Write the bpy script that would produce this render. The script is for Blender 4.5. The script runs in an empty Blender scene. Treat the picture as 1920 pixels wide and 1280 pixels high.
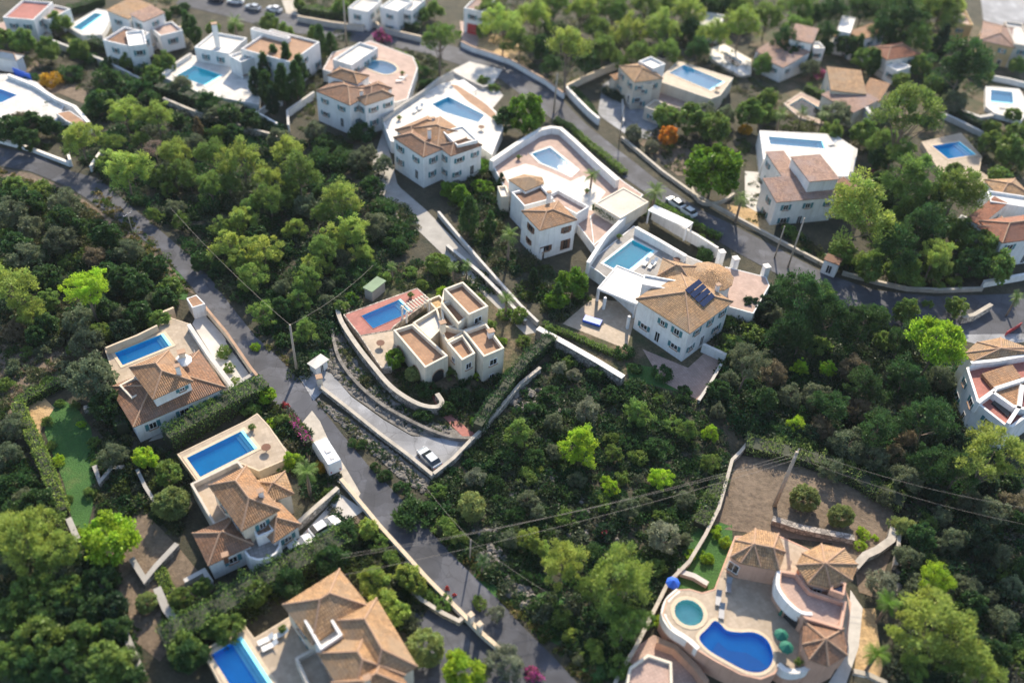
import bpy, bmesh, math, random
import numpy as np
from mathutils import Vector, Matrix
rnd = random.Random(7)
S = bpy.context.scene
COL = S.collection
# ---------------------------------------------------------------- camera
CH, PITCH, ROLL, FPX = 100.0, math.radians(43), math.radians(4.5), 1700.0
_f = Vector((0, math.cos(PITCH), -math.sin(PITCH))); _r = Vector((1, 0, 0)); _u = _r.cross(_f)
_R = _r*math.cos(ROLL)+_u*math.sin(ROLL); _U = -_r*math.sin(ROLL)+_u*math.cos(ROLL)
cd = bpy.data.cameras.new('camera'); cam = bpy.data.objects.new('camera', cd); COL.objects.link(cam)
cd.sensor_width = 36; cd.lens = FPX/1920*36; cd.clip_end = 6000; cd.clip_start = 1
M = Matrix((_R, _U, -_f)).transposed().to_4x4(); M.translation = Vector((0, 0, CH)); cam.matrix_world = M
cd.dof.use_dof = True; cd.dof.focus_distance = 138; cd.dof.aperture_fstop = cd.lens/1000/1.15
S.camera = cam
# ---------------------------------------------------------------- light
SUN_EL, SUN_AZ = math.radians(34), math.radians(4)      # azimuth clockwise from +Y
W = bpy.data.worlds.new('World'); S.world = W; W.use_nodes = True
nt = W.node_tree; sk = nt.nodes.new('ShaderNodeTexSky'); sk.sky_type = 'NISHITA'; sk.sun_disc = False
sk.sun_elevation = SUN_EL; sk.sun_rotation = SUN_AZ
nt.links.new(sk.outputs[0], nt.nodes['Background'].inputs[0]); nt.nodes['Background'].inputs[1].default_value = 0.15
sd = bpy.data.lights.new('sun', 'SUN'); sd.energy = 4.3; sd.angle = math.radians(0.5); sd.color = (1, 0.87, 0.68)
so = bpy.data.objects.new('sun', sd); COL.objects.link(so)
sdir = Vector((math.sin(SUN_AZ)*math.cos(SUN_EL), math.cos(SUN_AZ)*math.cos(SUN_EL), math.sin(SUN_EL)))
so.rotation_euler = sdir.to_track_quat('Z', 'Y').to_euler(); so.location = (0, 150, 150)
S.view_settings.view_transform = 'Standard'; S.view_settings.look = 'None'
S.view_settings.exposure = 0.9; S.view_settings.gamma = 1
# ---------------------------------------------------------------- pixel -> world
def T(x, y):            # terrain height
    return 0.45*math.sin(x*0.061+1.1)*math.cos(y*0.047)+0.3*math.sin(x*0.021-y*0.033)
def ray(px, py):
    return _f*FPX+_R*(px-960)-_U*(py-640)
def P(px, py, z=0.0):
    d = ray(px, py); t = (z-CH)/d.z
    return Vector((d.x*t, d.y*t, z))
def G(px, py, dz=0.0):
    z = 0
    for i in range(4):
        p = P(px, py, z+dz); z = T(p.x, p.y)
    p = P(px, py, z+dz); return p
def toPx(v):
    d = Vector(v)-Vector((0, 0, CH)); w = d.dot(_f)
    return 960+FPX*d.dot(_R)/w, 640-FPX*d.dot(_U)/w
CROP = {'H2': (320, 760, 3.5556), 'H3': (380, 1060, 4.5714), 'H4': (620, 480, 4.2667), 'H6': (900, 220, 4.573),
        'H22': (1220, 970, 4.1286), 'TR': (1400, 20, 5.647), 'H21': (1680, 540, 4.571), 'H15': (1700, 230, 4.741),
        'H1': (180, 540, 4.2656), 'H7': (700, 120, 5.3346), 'H8': (570, 60, 6.4), 'H9': (290, 20, 6.1935),
        'H13': (1040, 80, 5.3333), 'H14': (1400, 220, 5.8167)}
for c in range(4):
    for r in range(4): CROP['z%d%d' % (c, r)] = (c*480, r*320, 4.0)
CROP['o'] = (0, 0, 1.0)
def q(k, *a):
    x0, y0, s = CROP[k]
    return [(x0+a[i]/s, y0+a[i+1]/s) for i in range(0, len(a), 2)]
# ---------------------------------------------------------------- materials
def newmat(name):
    m = bpy.data.materials.new(name); m.use_nodes = True
    return m, m.node_tree, m.node_tree.nodes['Principled BSDF']
def noise(nt, scale, detail=4, coord='Object', rough=0.6):
    tc = nt.nodes.new('ShaderNodeTexCoord'); n = nt.nodes.new('ShaderNodeTexNoise')
    n.inputs['Scale'].default_value = scale; n.inputs['Detail'].default_value = detail; n.inputs['Roughness'].default_value = rough
    if coord == 'World':
        g = nt.nodes.new('ShaderNodeNewGeometry'); nt.links.new(g.outputs['Position'], n.inputs['Vector'])
    else: nt.links.new(tc.outputs[coord], n.inputs['Vector'])
    return n
def ramp(nt, src, stops):
    r = nt.nodes.new('ShaderNodeValToRGB'); e = r.color_ramp.elements
    while len(e) < len(stops): e.new(0.5)
    for i, (p, c) in enumerate(stops): e[i].position = p; e[i].color = (*c, 1)
    nt.links.new(src, r.inputs[0]); return r
def bump(nt, b, src, strength=0.3, dist=0.05):
    n = nt.nodes.new('ShaderNodeBump'); n.inputs['Strength'].default_value = strength; n.inputs['Distance'].default_value = dist
    nt.links.new(src, n.inputs['Height']); nt.links.new(n.outputs[0], b.inputs['Normal'])
def mixc(nt, a, b_, fac, mode='MIX'):
    m = nt.nodes.new('ShaderNodeMix'); m.data_type = 'RGBA'; m.blend_type = mode
    for s, i in ((a, 6), (b_, 7)):
        if isinstance(s, tuple): m.inputs[i].default_value = (*s, 1)
        else: nt.links.new(s, m.inputs[i])
    if isinstance(fac, float): m.inputs[0].default_value = fac
    else: nt.links.new(fac, m.inputs[0])
    return m.outputs[2]
def scaled(c, k): return tuple(min(1, v*k) for v in c)
def m_noise(name, c, var=0.25, sc=0.6, rough=0.8, fine=6.0, bs=0.2):
    m, t, b = newmat(name)
    n = noise(t, sc, 6, 'World'); n2 = noise(t, fine, 5, 'World')
    r = ramp(t, n.outputs[0], [(0.3, scaled(c, 1-var)), (0.7, scaled(c, 1+var*0.6))])
    r2 = ramp(t, n2.outputs[0], [(0.3, (1-var*0.7,)*3), (0.7, (1.0,)*3)])
    t.links.new(mixc(t, r.outputs[0], r2.outputs[0], 1.0, 'MULTIPLY'), b.inputs['Base Color'])
    b.inputs['Roughness'].default_value = rough; bump(t, b, n2.outputs[0], bs, 0.08)
    return m
def m_wall(name, c):
    m, t, b = newmat(name); n = noise(t, 0.5, 6, 'World'); n2 = noise(t, 5.0, 5, 'World')
    g = t.nodes.new('ShaderNodeNewGeometry'); mp = t.nodes.new('ShaderNodeMapping'); mp.inputs['Scale'].default_value = (2.6, 2.6, 0.18)
    t.links.new(g.outputs['Position'], mp.inputs[0]); n3 = t.nodes.new('ShaderNodeTexNoise'); n3.inputs['Scale'].default_value = 1.0; n3.inputs['Detail'].default_value = 5; t.links.new(mp.outputs[0], n3.inputs['Vector'])
    r = ramp(t, n.outputs[0], [(0.3, scaled(c, 0.86)), (0.65, scaled(c, 1.05))]); r2 = ramp(t, n2.outputs[0], [(0.3, (0.92,)*3), (0.7, (1,)*3)])
    r3 = ramp(t, n3.outputs[0], [(0.32, (0.70, 0.67, 0.62)), (0.48, (0.95,)*3), (0.6, (1,)*3)])
    x = mixc(t, r.outputs[0], r2.outputs[0], 1.0, 'MULTIPLY'); t.links.new(mixc(t, x, r3.outputs[0], 0.38, 'MULTIPLY'), b.inputs['Base Color'])
    b.inputs['Roughness'].default_value = 0.8; bump(t, b, n2.outputs[0], 0.1, 0.05); return m
def m_plain(name, c, rough=0.5, metal=0.0):
    m, t, b = newmat(name); n = noise(t, 3.0, 4)
    r = ramp(t, n.outputs[0], [(0.3, scaled(c, 0.85)), (0.7, c)])
    t.links.new(r.outputs[0], b.inputs['Base Color'])
    b.inputs['Roughness'].default_value = rough; b.inputs['Metallic'].default_value = metal
    return m
def m_brick(name, c1, c2, mortar, w, h, ms=0.02, rough=0.8, bs=0.4, off=0.5):
    m, t, b = newmat(name); uv = t.nodes.new('ShaderNodeUVMap'); k = t.nodes.new('ShaderNodeTexBrick')
    k.inputs['Color1'].default_value = (*c1, 1); k.inputs['Color2'].default_value = (*c2, 1); k.inputs['Mortar'].default_value = (*mortar, 1)
    k.inputs['Scale'].default_value = 1; k.inputs['Mortar Size'].default_value = ms
    k.inputs['Brick Width'].default_value = w; k.inputs['Row Height'].default_value = h; k.offset = off
    t.links.new(uv.outputs[0], k.inputs['Vector'])
    n = noise(t, 0.5, 6, 'World'); r = ramp(t, n.outputs[0], [(0.25, (0.72,)*3), (0.7, (1.08,)*3)])
    t.links.new(mixc(t, k.outputs[0], r.outputs[0], 1.0, 'MULTIPLY'), b.inputs['Base Color'])
    b.inputs['Roughness'].default_value = rough; bump(t, b, k.outputs['Fac'], -bs, 0.03)
    return m
def m_tile(name, c):
    m, t, b = newmat(name); uv = t.nodes.new('ShaderNodeUVMap'); k = t.nodes.new('ShaderNodeTexBrick')
    k.inputs['Color1'].default_value = (*scaled(c, 0.75), 1); k.inputs['Color2'].default_value = (*scaled(c, 1.3), 1)
    k.inputs['Mortar'].default_value = (*scaled(c, 0.4), 1); k.inputs['Mortar Size'].default_value = 0.035
    k.inputs['Scale'].default_value = 1; k.inputs['Brick Width'].default_value = 0.28; k.inputs['Row Height'].default_value = 0.42; k.offset = 0
    t.links.new(uv.outputs[0], k.inputs['Vector'])
    n = noise(t, 0.9, 6, 'World'); r = ramp(t, n.outputs[0], [(0.25, (0.62, 0.60, 0.60)), (0.5, (0.95,)*3), (0.75, (1.15, 1.1, 1.0))])
    n4 = noise(t, 0.22, 7, 'World', 0.7); r4 = ramp(t, n4.outputs[0], [(0.46, (0, 0, 0)), (0.62, (0.75,)*3)]); x = mixc(t, k.outputs[0], r.outputs[0], 1.0, 'MULTIPLY')
    n5 = noise(t, 4.0, 3, 'World'); r5 = ramp(t, n5.outputs[0], [(0.56, (0, 0, 0)), (0.66, (0.6,)*3)]); x = mixc(t, x, (0.15, 0.125, 0.10), r5.outputs[0])
    t.links.new(mixc(t, x, scaled((c[0]*.8+.02, c[1]*.95+.02, c[2]*1.2+.02), .8), r4.outputs[0]), b.inputs['Base Color'])
    w = t.nodes.new('ShaderNodeTexWave'); w.inputs['Scale'].default_value = 1/0.28*0.5*0.63*1.0; w.bands_direction = 'X'
    t.links.new(uv.outputs[0], w.inputs['Vector']); bump(t, b, w.outputs['Fac'], 0.7, 0.10)
    b.inputs['Roughness'].default_value = 0.85
    return m
def m_stone(name, c, sc=1.6):
    m, t, b = newmat(name); v = t.nodes.new('ShaderNodeTexVoronoi'); v.inputs['Scale'].default_value = sc
    g = t.nodes.new('ShaderNodeNewGeometry'); t.links.new(g.outputs['Position'], v.inputs['Vector'])
    v2 = t.nodes.new('ShaderNodeTexVoronoi'); v2.feature = 'DISTANCE_TO_EDGE'; v2.inputs['Scale'].default_value = sc
    t.links.new(g.outputs['Position'], v2.inputs['Vector'])
    bw = t.nodes.new('ShaderNodeRGBToBW'); t.links.new(v.outputs['Color'], bw.inputs[0])
    r = ramp(t, bw.outputs[0], [(0.2, scaled(c, 0.6)), (0.8, scaled(c, 1.3))])
    e = ramp(t, v2.outputs['Distance'], [(0.0, (0.35,)*3), (0.12, (1,)*3)])
    t.links.new(mixc(t, r.outputs[0], e.outputs[0], 1.0, 'MULTIPLY'), b.inputs['Base Color'])
    b.inputs['Roughness'].default_value = 0.9; bump(t, b, v2.outputs['Distance'], 0.6, 0.15)
    return m
def m_ground(name, stops, sc=0.35, fine=3.0):
    m, t, b = newmat(name); n = noise(t, sc, 8, 'World', 0.65); n2 = noise(t, fine, 6, 'World', 0.7)
    r = ramp(t, n.outputs[0], stops); r2 = ramp(t, n2.outputs[0], [(0.3, (0.55,)*3), (0.7, (1.2,)*3)])
    t.links.new(mixc(t, r.outputs[0], r2.outputs[0], 1.0, 'MULTIPLY'), b.inputs['Base Color'])
    b.inputs['Roughness'].default_value = 0.95; bump(t, b, n2.outputs[0], 0.7, 0.3)
    return m
def m_asphalt(name, c):
    m, t, b = newmat(name); n = noise(t, 0.25, 6, 'World'); n2 = noise(t, 12, 4, 'World'); n3 = noise(t, 0.09, 3, 'World')
    r = ramp(t, n.outputs[0], [(0.35, scaled(c, 0.82)), (0.55, c), (0.62, scaled(c, 1.35))])
    r2 = ramp(t, n2.outputs[0], [(0.35, (0.8,)*3), (0.7, (1.15,)*3)])
    r3 = ramp(t, n3.outputs[0], [(0.45, (1,)*3), (0.5, (0.8,)*3), (0.6, (0.95,)*3)])
    x = mixc(t, r.outputs[0], r2.outputs[0], 1.0, 'MULTIPLY')
    x = mixc(t, x, r3.outputs[0], 1.0, 'MULTIPLY'); g = t.nodes.new('ShaderNodeNewGeometry')
    v = t.nodes.new('ShaderNodeTexVoronoi'); v.inputs['Scale'].default_value = 0.16; v.distance = 'CHEBYCHEV'; t.links.new(g.outputs['Position'], v.inputs['Vector'])
    bw = t.nodes.new('ShaderNodeRGBToBW'); t.links.new(v.outputs['Color'], bw.inputs[0]); r4 = ramp(t, bw.outputs[0], [(0.25, (0.72,)*3), (0.32, (1,)*3), (0.72, (1,)*3), (0.8, (1.3, 1.27, 1.22))]); x = mixc(t, x, r4.outputs[0], 0.8, 'MULTIPLY')
    mp = mixc(t, g.outputs['Position'], noise(t, 0.8, 4, 'World').outputs['Color'], 0.75, 'ADD'); v2 = t.nodes.new('ShaderNodeTexVoronoi'); v2.feature = 'DISTANCE_TO_EDGE'; v2.inputs['Scale'].default_value = 0.28; t.links.new(mp, v2.inputs['Vector'])
    r5 = ramp(t, v2.outputs['Distance'], [(0.0, (0.45,)*3), (0.018, (1,)*3)]); t.links.new(mixc(t, x, r5.outputs[0], 0.7, 'MULTIPLY'), b.inputs['Base Color'])
    b.inputs['Roughness'].default_value = 0.85; bump(t, b, n2.outputs[0], 0.3, 0.02)
    return m
def m_leaf(name, trans=0.42):
    m, t, b = newmat(name)
    oi = t.nodes.new('ShaderNodeObjectInfo'); at = t.nodes.new('ShaderNodeAttribute'); at.attribute_name = 'Col'
    c = mixc(t, oi.outputs['Color'], at.outputs['Color'], 1.0, 'MULTIPLY')
    t.links.new(c, b.inputs['Base Color']); b.inputs['Roughness'].default_value = 0.5
    b.inputs['Specular IOR Level'].default_value = 0.25
    tr = t.nodes.new('ShaderNodeBsdfTranslucent'); t.links.new(c, tr.inputs[0])
    mx = t.nodes.new('ShaderNodeMixShader'); mx.inputs[0].default_value = trans
    t.links.new(b.outputs[0], mx.inputs[1]); t.links.new(tr.outputs[0], mx.inputs[2])
    t.links.new(mx.outputs[0], t.nodes['Material Output'].inputs[0])
    return m
def m_water(name, tint):
    m, t, b = newmat(name); t.nodes.remove(b)
    tr = t.nodes.new('ShaderNodeBsdfTransparent'); tr.inputs[0].default_value = (*tint, 1)
    gl = t.nodes.new('ShaderNodeBsdfGlossy'); gl.inputs['Roughness'].default_value = 0.03
    fr = t.nodes.new('ShaderNodeFresnel'); fr.inputs[0].default_value = 1.33
    n = noise(t, 1.6, 3, 'World'); bm = t.nodes.new('ShaderNodeBump'); bm.inputs['Strength'].default_value = 0.12; bm.inputs['Distance'].default_value = 0.1
    t.links.new(n.outputs[0], bm.inputs['Height']); t.links.new(bm.outputs[0], gl.inputs['Normal']); t.links.new(bm.outputs[0], fr.inputs['Normal'])
    mx = t.nodes.new('ShaderNodeMixShader'); t.links.new(fr.outputs[0], mx.inputs[0]); t.links.new(tr.outputs[0], mx.inputs[1]); t.links.new(gl.outputs[0], mx.inputs[2])
    t.links.new(mx.outputs[0], t.nodes['Material Output'].inputs[0])
    return m
def m_glass(name):
    m, t, b = newmat(name); b.inputs['Base Color'].default_value = (0.02, 0.025, 0.03, 1); b.inputs['Roughness'].default_value = 0.08
    b.inputs['Specular IOR Level'].default_value = 0.8; return m
MT = dict(
 white=m_wall('whitewash', (0.80, 0.785, 0.76)),
 cream=m_wall('cream_render', (0.72, 0.63, 0.50)),
 beige=m_wall('beige_render', (0.56, 0.50, 0.42)),
 yellow=m_noise('yellow_render', (0.62, 0.44, 0.22), 0.15, 0.5, 0.8),
 pink=m_wall('salmon_render', (0.58, 0.35, 0.25)),
 tile=m_tile('tan_roof_tiles', (0.40, 0.215, 0.105)), tileb=m_tile('brown_roof_tiles', (0.30, 0.15, 0.08)),
 tilep=m_tile('pale_pink_roof_tiles', (0.43, 0.26, 0.19)), tiler=m_tile('red_roof_tiles', (0.38, 0.14, 0.07)), tileo=m_tile('sand_roof_tiles', (0.45, 0.265, 0.13)),
 ridge=m_noise('ridge_mortar_tiles', (0.40, 0.25, 0.16), 0.2, 1.0),
 floort=m_brick('terracotta_pavers', (0.30, 0.155, 0.08), (0.38, 0.205, 0.11), (0.26, 0.17, 0.11), 0.4, 0.4, 0.03, 0.8, 0.2, 0),
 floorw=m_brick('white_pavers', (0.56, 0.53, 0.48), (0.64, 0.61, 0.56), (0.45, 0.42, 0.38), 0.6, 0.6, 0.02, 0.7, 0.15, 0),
 floorb=m_brick('beige_pavers', (0.36, 0.28, 0.20), (0.44, 0.35, 0.26), (0.36, 0.29, 0.21), 0.5, 0.5, 0.03, 0.7, 0.2, 0),
 floorg=m_brick('grey_pavers', (0.27, 0.25, 0.23), (0.34, 0.32, 0.30), (0.2, 0.19, 0.18), 0.5, 0.5, 0.03, 0.8, 0.2, 0),
 floorr=m_brick('red_pavers', (0.34, 0.10, 0.08), (0.44, 0.15, 0.12), (0.3, 0.14, 0.11), 0.4, 0.2, 0.03, 0.8, 0.2),
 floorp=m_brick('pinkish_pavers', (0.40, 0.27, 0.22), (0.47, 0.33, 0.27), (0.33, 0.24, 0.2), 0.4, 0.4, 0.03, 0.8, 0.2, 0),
 coping=m_noise('pool_coping_stone', (0.60, 0.48, 0.34), 0.12, 1.5), copw=m_noise('pale_coping_stone', (0.74, 0.70, 0.64), 0.1, 1.5),
 stone=m_stone('dry_stone', (0.34, 0.30, 0.26)), stonep=m_stone('pale_stone', (0.5, 0.44, 0.37)), rock=m_noise('limestone_rock', (0.22, 0.20, 0.175), 0.55, 1.0, 0.9, 3, 0.8),
 concrete=m_noise('concrete', (0.36, 0.34, 0.31), 0.2, 0.4), conw=m_noise('pale_concrete', (0.55, 0.52, 0.48), 0.18, 0.5),
 asphalt=m_asphalt('road_asphalt', (0.07, 0.074, 0.09)), drive=m_asphalt('driveway_concrete', (0.29, 0.295, 0.31)),
 kerb=m_noise('kerb_concrete', (0.46, 0.41, 0.34), 0.25, 0.8),
 maquis=m_ground('maquis_soil', [(0.3, (0.02, 0.03, 0.014)), (0.5, (0.055, 0.05, 0.03)), (0.65, (0.085, 0.075, 0.045)), (0.8, (0.15, 0.12, 0.08))], 0.22, 2.2),
 dirt=m_ground('bare_dirt', [(0.3, (0.13, 0.095, 0.065)), (0.6, (0.20, 0.15, 0.105))], 0.15, 1.5),
 sand=m_ground('sandy_soil', [(0.3, (0.42, 0.27, 0.12)), (0.6, (0.55, 0.38, 0.2))], 0.2, 1.5),
 garden=m_ground('garden_soil', [(0.3, (0.035, 0.06, 0.018)), (0.5, (0.09, 0.08, 0.04)), (0.7, (0.20, 0.14, 0.09))], 0.25, 2.0),
 lawn=m_ground('lawn_grass', [(0.3, (0.03, 0.10, 0.018)), (0.55, (0.05, 0.14, 0.025)), (0.68, (0.10, 0.15, 0.04)), (0.8, (0.15, 0.13, 0.06))], 0.16, 4.0),
 lawnb=m_ground('bright_lawn_grass', [(0.3, (0.16, 0.22, 0.03)), (0.7, (0.22, 0.27, 0.05))], 0.3, 4.0),
 leaf=m_leaf('leaves'), bark=m_noise('bark', (0.20, 0.155, 0.12), 0.35, 2.0), dead=m_noise('dead_twigs', (0.30, 0.23, 0.19), 0.3, 2.0),
 wood=m_noise('stained_wood', (0.16, 0.07, 0.04), 0.3, 2.0), glass=m_glass('window_glass'),
 shut=m_plain('teal_shutter_paint', (0.05, 0.19, 0.22)), shutb=m_plain('brown_shutter_paint', (0.16, 0.08, 0.05)), blind=m_plain('white_blind', (0.6, 0.58, 0.55)),
 metal=m_plain('grey_metal', (0.3, 0.3, 0.31), 0.45, 0.6), wire=m_plain('cable', (0.20, 0.18, 0.16), 0.6),
 pole=m_noise('pole_wood', (0.40, 0.33, 0.26), 0.2, 3.0), solar=m_plain('solar_cells', (0.015, 0.025, 0.07), 0.15),
 carw=m_plain('white_car_paint', (0.78, 0.78, 0.78), 0.25), cars=m_plain('silver_car_paint', (0.42, 0.45, 0.48), 0.25, 0.5), card=m_plain('dark_car_paint', (0.03, 0.035, 0.05), 0.2), carb=m_plain('blue_car_paint', (0.03, 0.10, 0.28), 0.25),
 tyre=m_plain('tyre_rubber', (0.02, 0.02, 0.02), 0.9), red=m_plain('red_paint', (0.45, 0.04, 0.04), 0.5), blue=m_plain('blue_tarpaulin', (0.02, 0.12, 0.62), 0.5),
 green=m_plain('green_canvas', (0.01, 0.14, 0.09), 0.7), canvas=m_plain('white_canvas', (0.78, 0.76, 0.72), 0.8),
)
TINT = {'blue': (0.45, 0.78, 0.97), 'turq': (0.55, 0.93, 0.95), 'pale': (0.75, 0.92, 0.97)}
for k, (a, b_) in {'blue': ((0.96, 0.99, 1.0), (0.0, 0.66, 1.0)), 'turq': ((0.94, 0.99, 0.99), (0.0, 0.92, 0.96)), 'pale': ((0.96, 0.99, 1.0), (0.28, 0.86, 1.0)), 'milky': ((0.95, 0.99, 1.0), (0.50, 0.80, 0.88)), 'green': ((0.96, 0.99, 0.98), (0.45, 0.95, 0.85)), 'deep': ((0.96, 0.99, 1.0), (0.0, 0.50, 1.0))}.items():
    MT['w_'+k] = m_water('pool_water_'+k, a); MT['b_'+k] = m_noise('pool_basin_'+k, b_, 0.08, 0.8, 0.6, 3, 0.0)
# ---------------------------------------------------------------- object helpers
def tag(o, label=None, cat=None, group=None, kind=None):
    if label: o['label'] = label
    if cat: o['category'] = cat
    if group: o['group'] = group
    if kind: o['kind'] = kind
    return o
def thing(name, label, cat, loc, group=None):
    o = bpy.data.objects.new(name, None); o.empty_display_size = 0.3; COL.objects.link(o); o.location = loc
    return tag(o, label, cat, group)
def rootloc(p):
    v = Vector((0, 0, 0))
    while p is not None: v = v+p.location; p = p.parent
    return v
def add_uv(me):
    uvl = me.uv_layers.new(name='UVMap'); z = Vector((0, 0, 1))
    for p in me.polygons:
        n = p.normal
        if abs(n.z) > 0.98: e1, e2 = Vector((0.88, 0.47, 0)), Vector((-0.47, 0.88, 0))
        else: e1 = z.cross(n).normalized(); e2 = n.cross(e1)
        for li in p.loop_indices:
            co = me.vertices[me.loops[li].vertex_index].co; uvl.data[li].uv = (co.dot(e1), co.dot(e2))
def build(name, bm, mat, parent=None, smooth=False, uv=True, recalc=True):
    me = bpy.data.meshes.new(name)
    if recalc: bmesh.ops.recalc_face_normals(bm, faces=bm.faces)
    if parent is not None: bmesh.ops.translate(bm, verts=bm.verts, vec=-rootloc(parent))
    else:
        vs = [v.co for v in bm.verts]; c = sum(vs, Vector())/max(1, len(vs)); c.z = min([v.z for v in vs] or [0])
        bmesh.ops.translate(bm, verts=bm.verts, vec=-c)
    bm.to_mesh(me); bm.free()
    o = bpy.data.objects.new(name, me); COL.objects.link(o); me.materials.append(MT[mat] if isinstance(mat, str) else mat)
    if parent is not None: o.parent = parent
    else: o.location = c
    if uv: add_uv(me)
    if smooth:
        for p in me.polygons: p.use_smooth = True
    return o
def ccw(pts):
    a = sum(pts[i].x*pts[(i+1) % len(pts)].y-pts[(i+1) % len(pts)].x*pts[i].y for i in range(len(pts)))
    return pts if a > 0 else pts[::-1]
def prism(bm, pts, z0, z1):
    n = len(pts); lo = [bm.verts.new((p.x, p.y, z0)) for p in pts]; hi = [bm.verts.new((p.x, p.y, z1)) for p in pts]
    for i in range(n): bm.faces.new((lo[i], lo[(i+1) % n], hi[(i+1) % n], hi[i]))
    bm.faces.new(hi); bm.faces.new(lo[::-1])
def box(bm, c, ax, sx, sy, z0, z1):
    ax = Vector((ax.x, ax.y, 0)).normalized(); ay = Vector((-ax.y, ax.x, 0))
    prism(bm, [c+ax*sx/2*a+ay*sy/2*b for a, b in ((-1, -1), (1, -1), (1, 1), (-1, 1))], z0, z1)
def tube(bm, a, b, r0, r1=None, n=6):
    r1 = r0 if r1 is None else r1; d = (b-a).normalized(); s = d.orthogonal().normalized(); t = d.cross(s)
    A = [bm.verts.new(a+(s*math.cos(k*2*math.pi/n)+t*math.sin(k*2*math.pi/n))*r0) for k in range(n)]
    B = [bm.verts.new(b+(s*math.cos(k*2*math.pi/n)+t*math.sin(k*2*math.pi/n))*r1) for k in range(n)]
    for k in range(n): bm.faces.new((A[k], A[(k+1) % n], B[(k+1) % n], B[k]))
    bm.faces.new(A[::-1]); bm.faces.new(B)
def offset(pts, d):      # inset (d>0) of a ccw polygon
    n = len(pts); out = []
    for i in range(n):
        a, b, c = pts[i-1], pts[i], pts[(i+1) % n]
        e1 = Vector((b.x-a.x, b.y-a.y)).normalized(); e2 = Vector((c.x-b.x, c.y-b.y)).normalized()
        n1 = Vector((-e1.y, e1.x)); n2 = Vector((-e2.y, e2.x)); m = (n1+n2); k = m.length
        if k < 0.3: m = n1
        else: m = m/k; m = m/max(0.35, m.dot(n1))
        out.append(Vector((b.x+m.x*d, b.y+m.y*d, b.z)))
    return out
def rect(A, B, C, z):
    a, b, c = P(*A, z), P(*B, z), P(*C, z); e = (b-a).normalized(); n = Vector((-e.y, e.x, 0)); w = (c-b).dot(n)
    return ccw([a, b, b+n*w, a+n*w])
def rect3(t, z): return rect(t[0], t[1], t[2], z)
def poly(pts, z): return ccw([P(x, y, z) for x, y in pts])
def smooth_poly(pts, k=6, closed=True):     # catmull-rom in the plane
    out = []; n = len(pts)
    for i in range(n if closed else n-1):
        p0 = pts[(i-1) % n] if closed or i > 0 else pts[0]; p1 = pts[i]; p2 = pts[(i+1) % n]; p3 = pts[(i+2) % n] if closed or i+2 < n else pts[-1]
        for j in range(k):
            t = j/k; out.append(0.5*((2*p1)+(p2-p0)*t+(2*p0-5*p1+4*p2-p3)*t*t+(3*p1-p0-3*p2+p3)*t**3))
    if not closed: out.append(pts[-1])
    return out
def fill(bm, outer, holes, z, up=True):
    es = []
    for lp in [outer]+holes:
        vs = [bm.verts.new((p.x, p.y, z)) for p in lp]
        es += [bm.edges.new((vs[i], vs[(i+1) % len(vs)])) for i in range(len(vs))]
    r = bmesh.ops.triangle_fill(bm, use_beauty=True, use_dissolve=False, edges=es)
    for f in r['geom']:
        if isinstance(f, bmesh.types.BMFace) and ((f.normal.z < 0) == up): f.normal_flip()
# ---------------------------------------------------------------- ground and sheets
def draped(name, pts, mat, off, kind='structure', label=None, cat=None, cell=3.0, parent=None):
    bm = bmesh.new(); fill(bm, pts, [], 0)
    xs = [p.x for p in pts]; ys = [p.y for p in pts]
    x = math.floor(min(xs)/cell)*cell
    while x < max(xs):
        bmesh.ops.bisect_plane(bm, geom=bm.verts[:]+bm.edges[:]+bm.faces[:], plane_co=(x, 0, 0), plane_no=(1, 0, 0)); x += cell
    y = math.floor(min(ys)/cell)*cell
    while y < max(ys):
        bmesh.ops.bisect_plane(bm, geom=bm.verts[:]+bm.edges[:]+bm.faces[:], plane_co=(0, y, 0), plane_no=(0, 1, 0)); y += cell
    for v in bm.verts: v.co.z = T(v.co.x, v.co.y)+off
    o = build(name, bm, mat, parent, recalc=False)
    tag(o, label, cat, None, kind); return o
def sheet(name, px, mat, off=0.05, sm=False, **k):
    pts = [G(x, y) for x, y in px]
    if sm: pts = smooth_poly(pts, 4)
    pts = ccw(pts)
    return draped(name, pts, mat, off, **k)
def ground():
    xs = [-2500, -900, -400, -230]+[i*3.0 for i in range(-72, 73)]+[230, 400, 900, 2500]
    ys = [-900, -100, 10]+[i*3.0 for i in range(8, 120)]+[400, 600, 1200, 3000]
    V = [(x, y, T(x, y)) for y in ys for x in xs]; n = len(xs)
    F = [(j*n+i, j*n+i+1, (j+1)*n+i+1, (j+1)*n+i) for j in range(len(ys)-1) for i in range(n-1)]
    me = bpy.data.meshes.new('ground'); me.from_pydata(V, [], F); o = bpy.data.objects.new('ground', me); COL.objects.link(o)
    me.materials.append(MT['maquis']); o['kind'] = 'structure'
ground()
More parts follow.
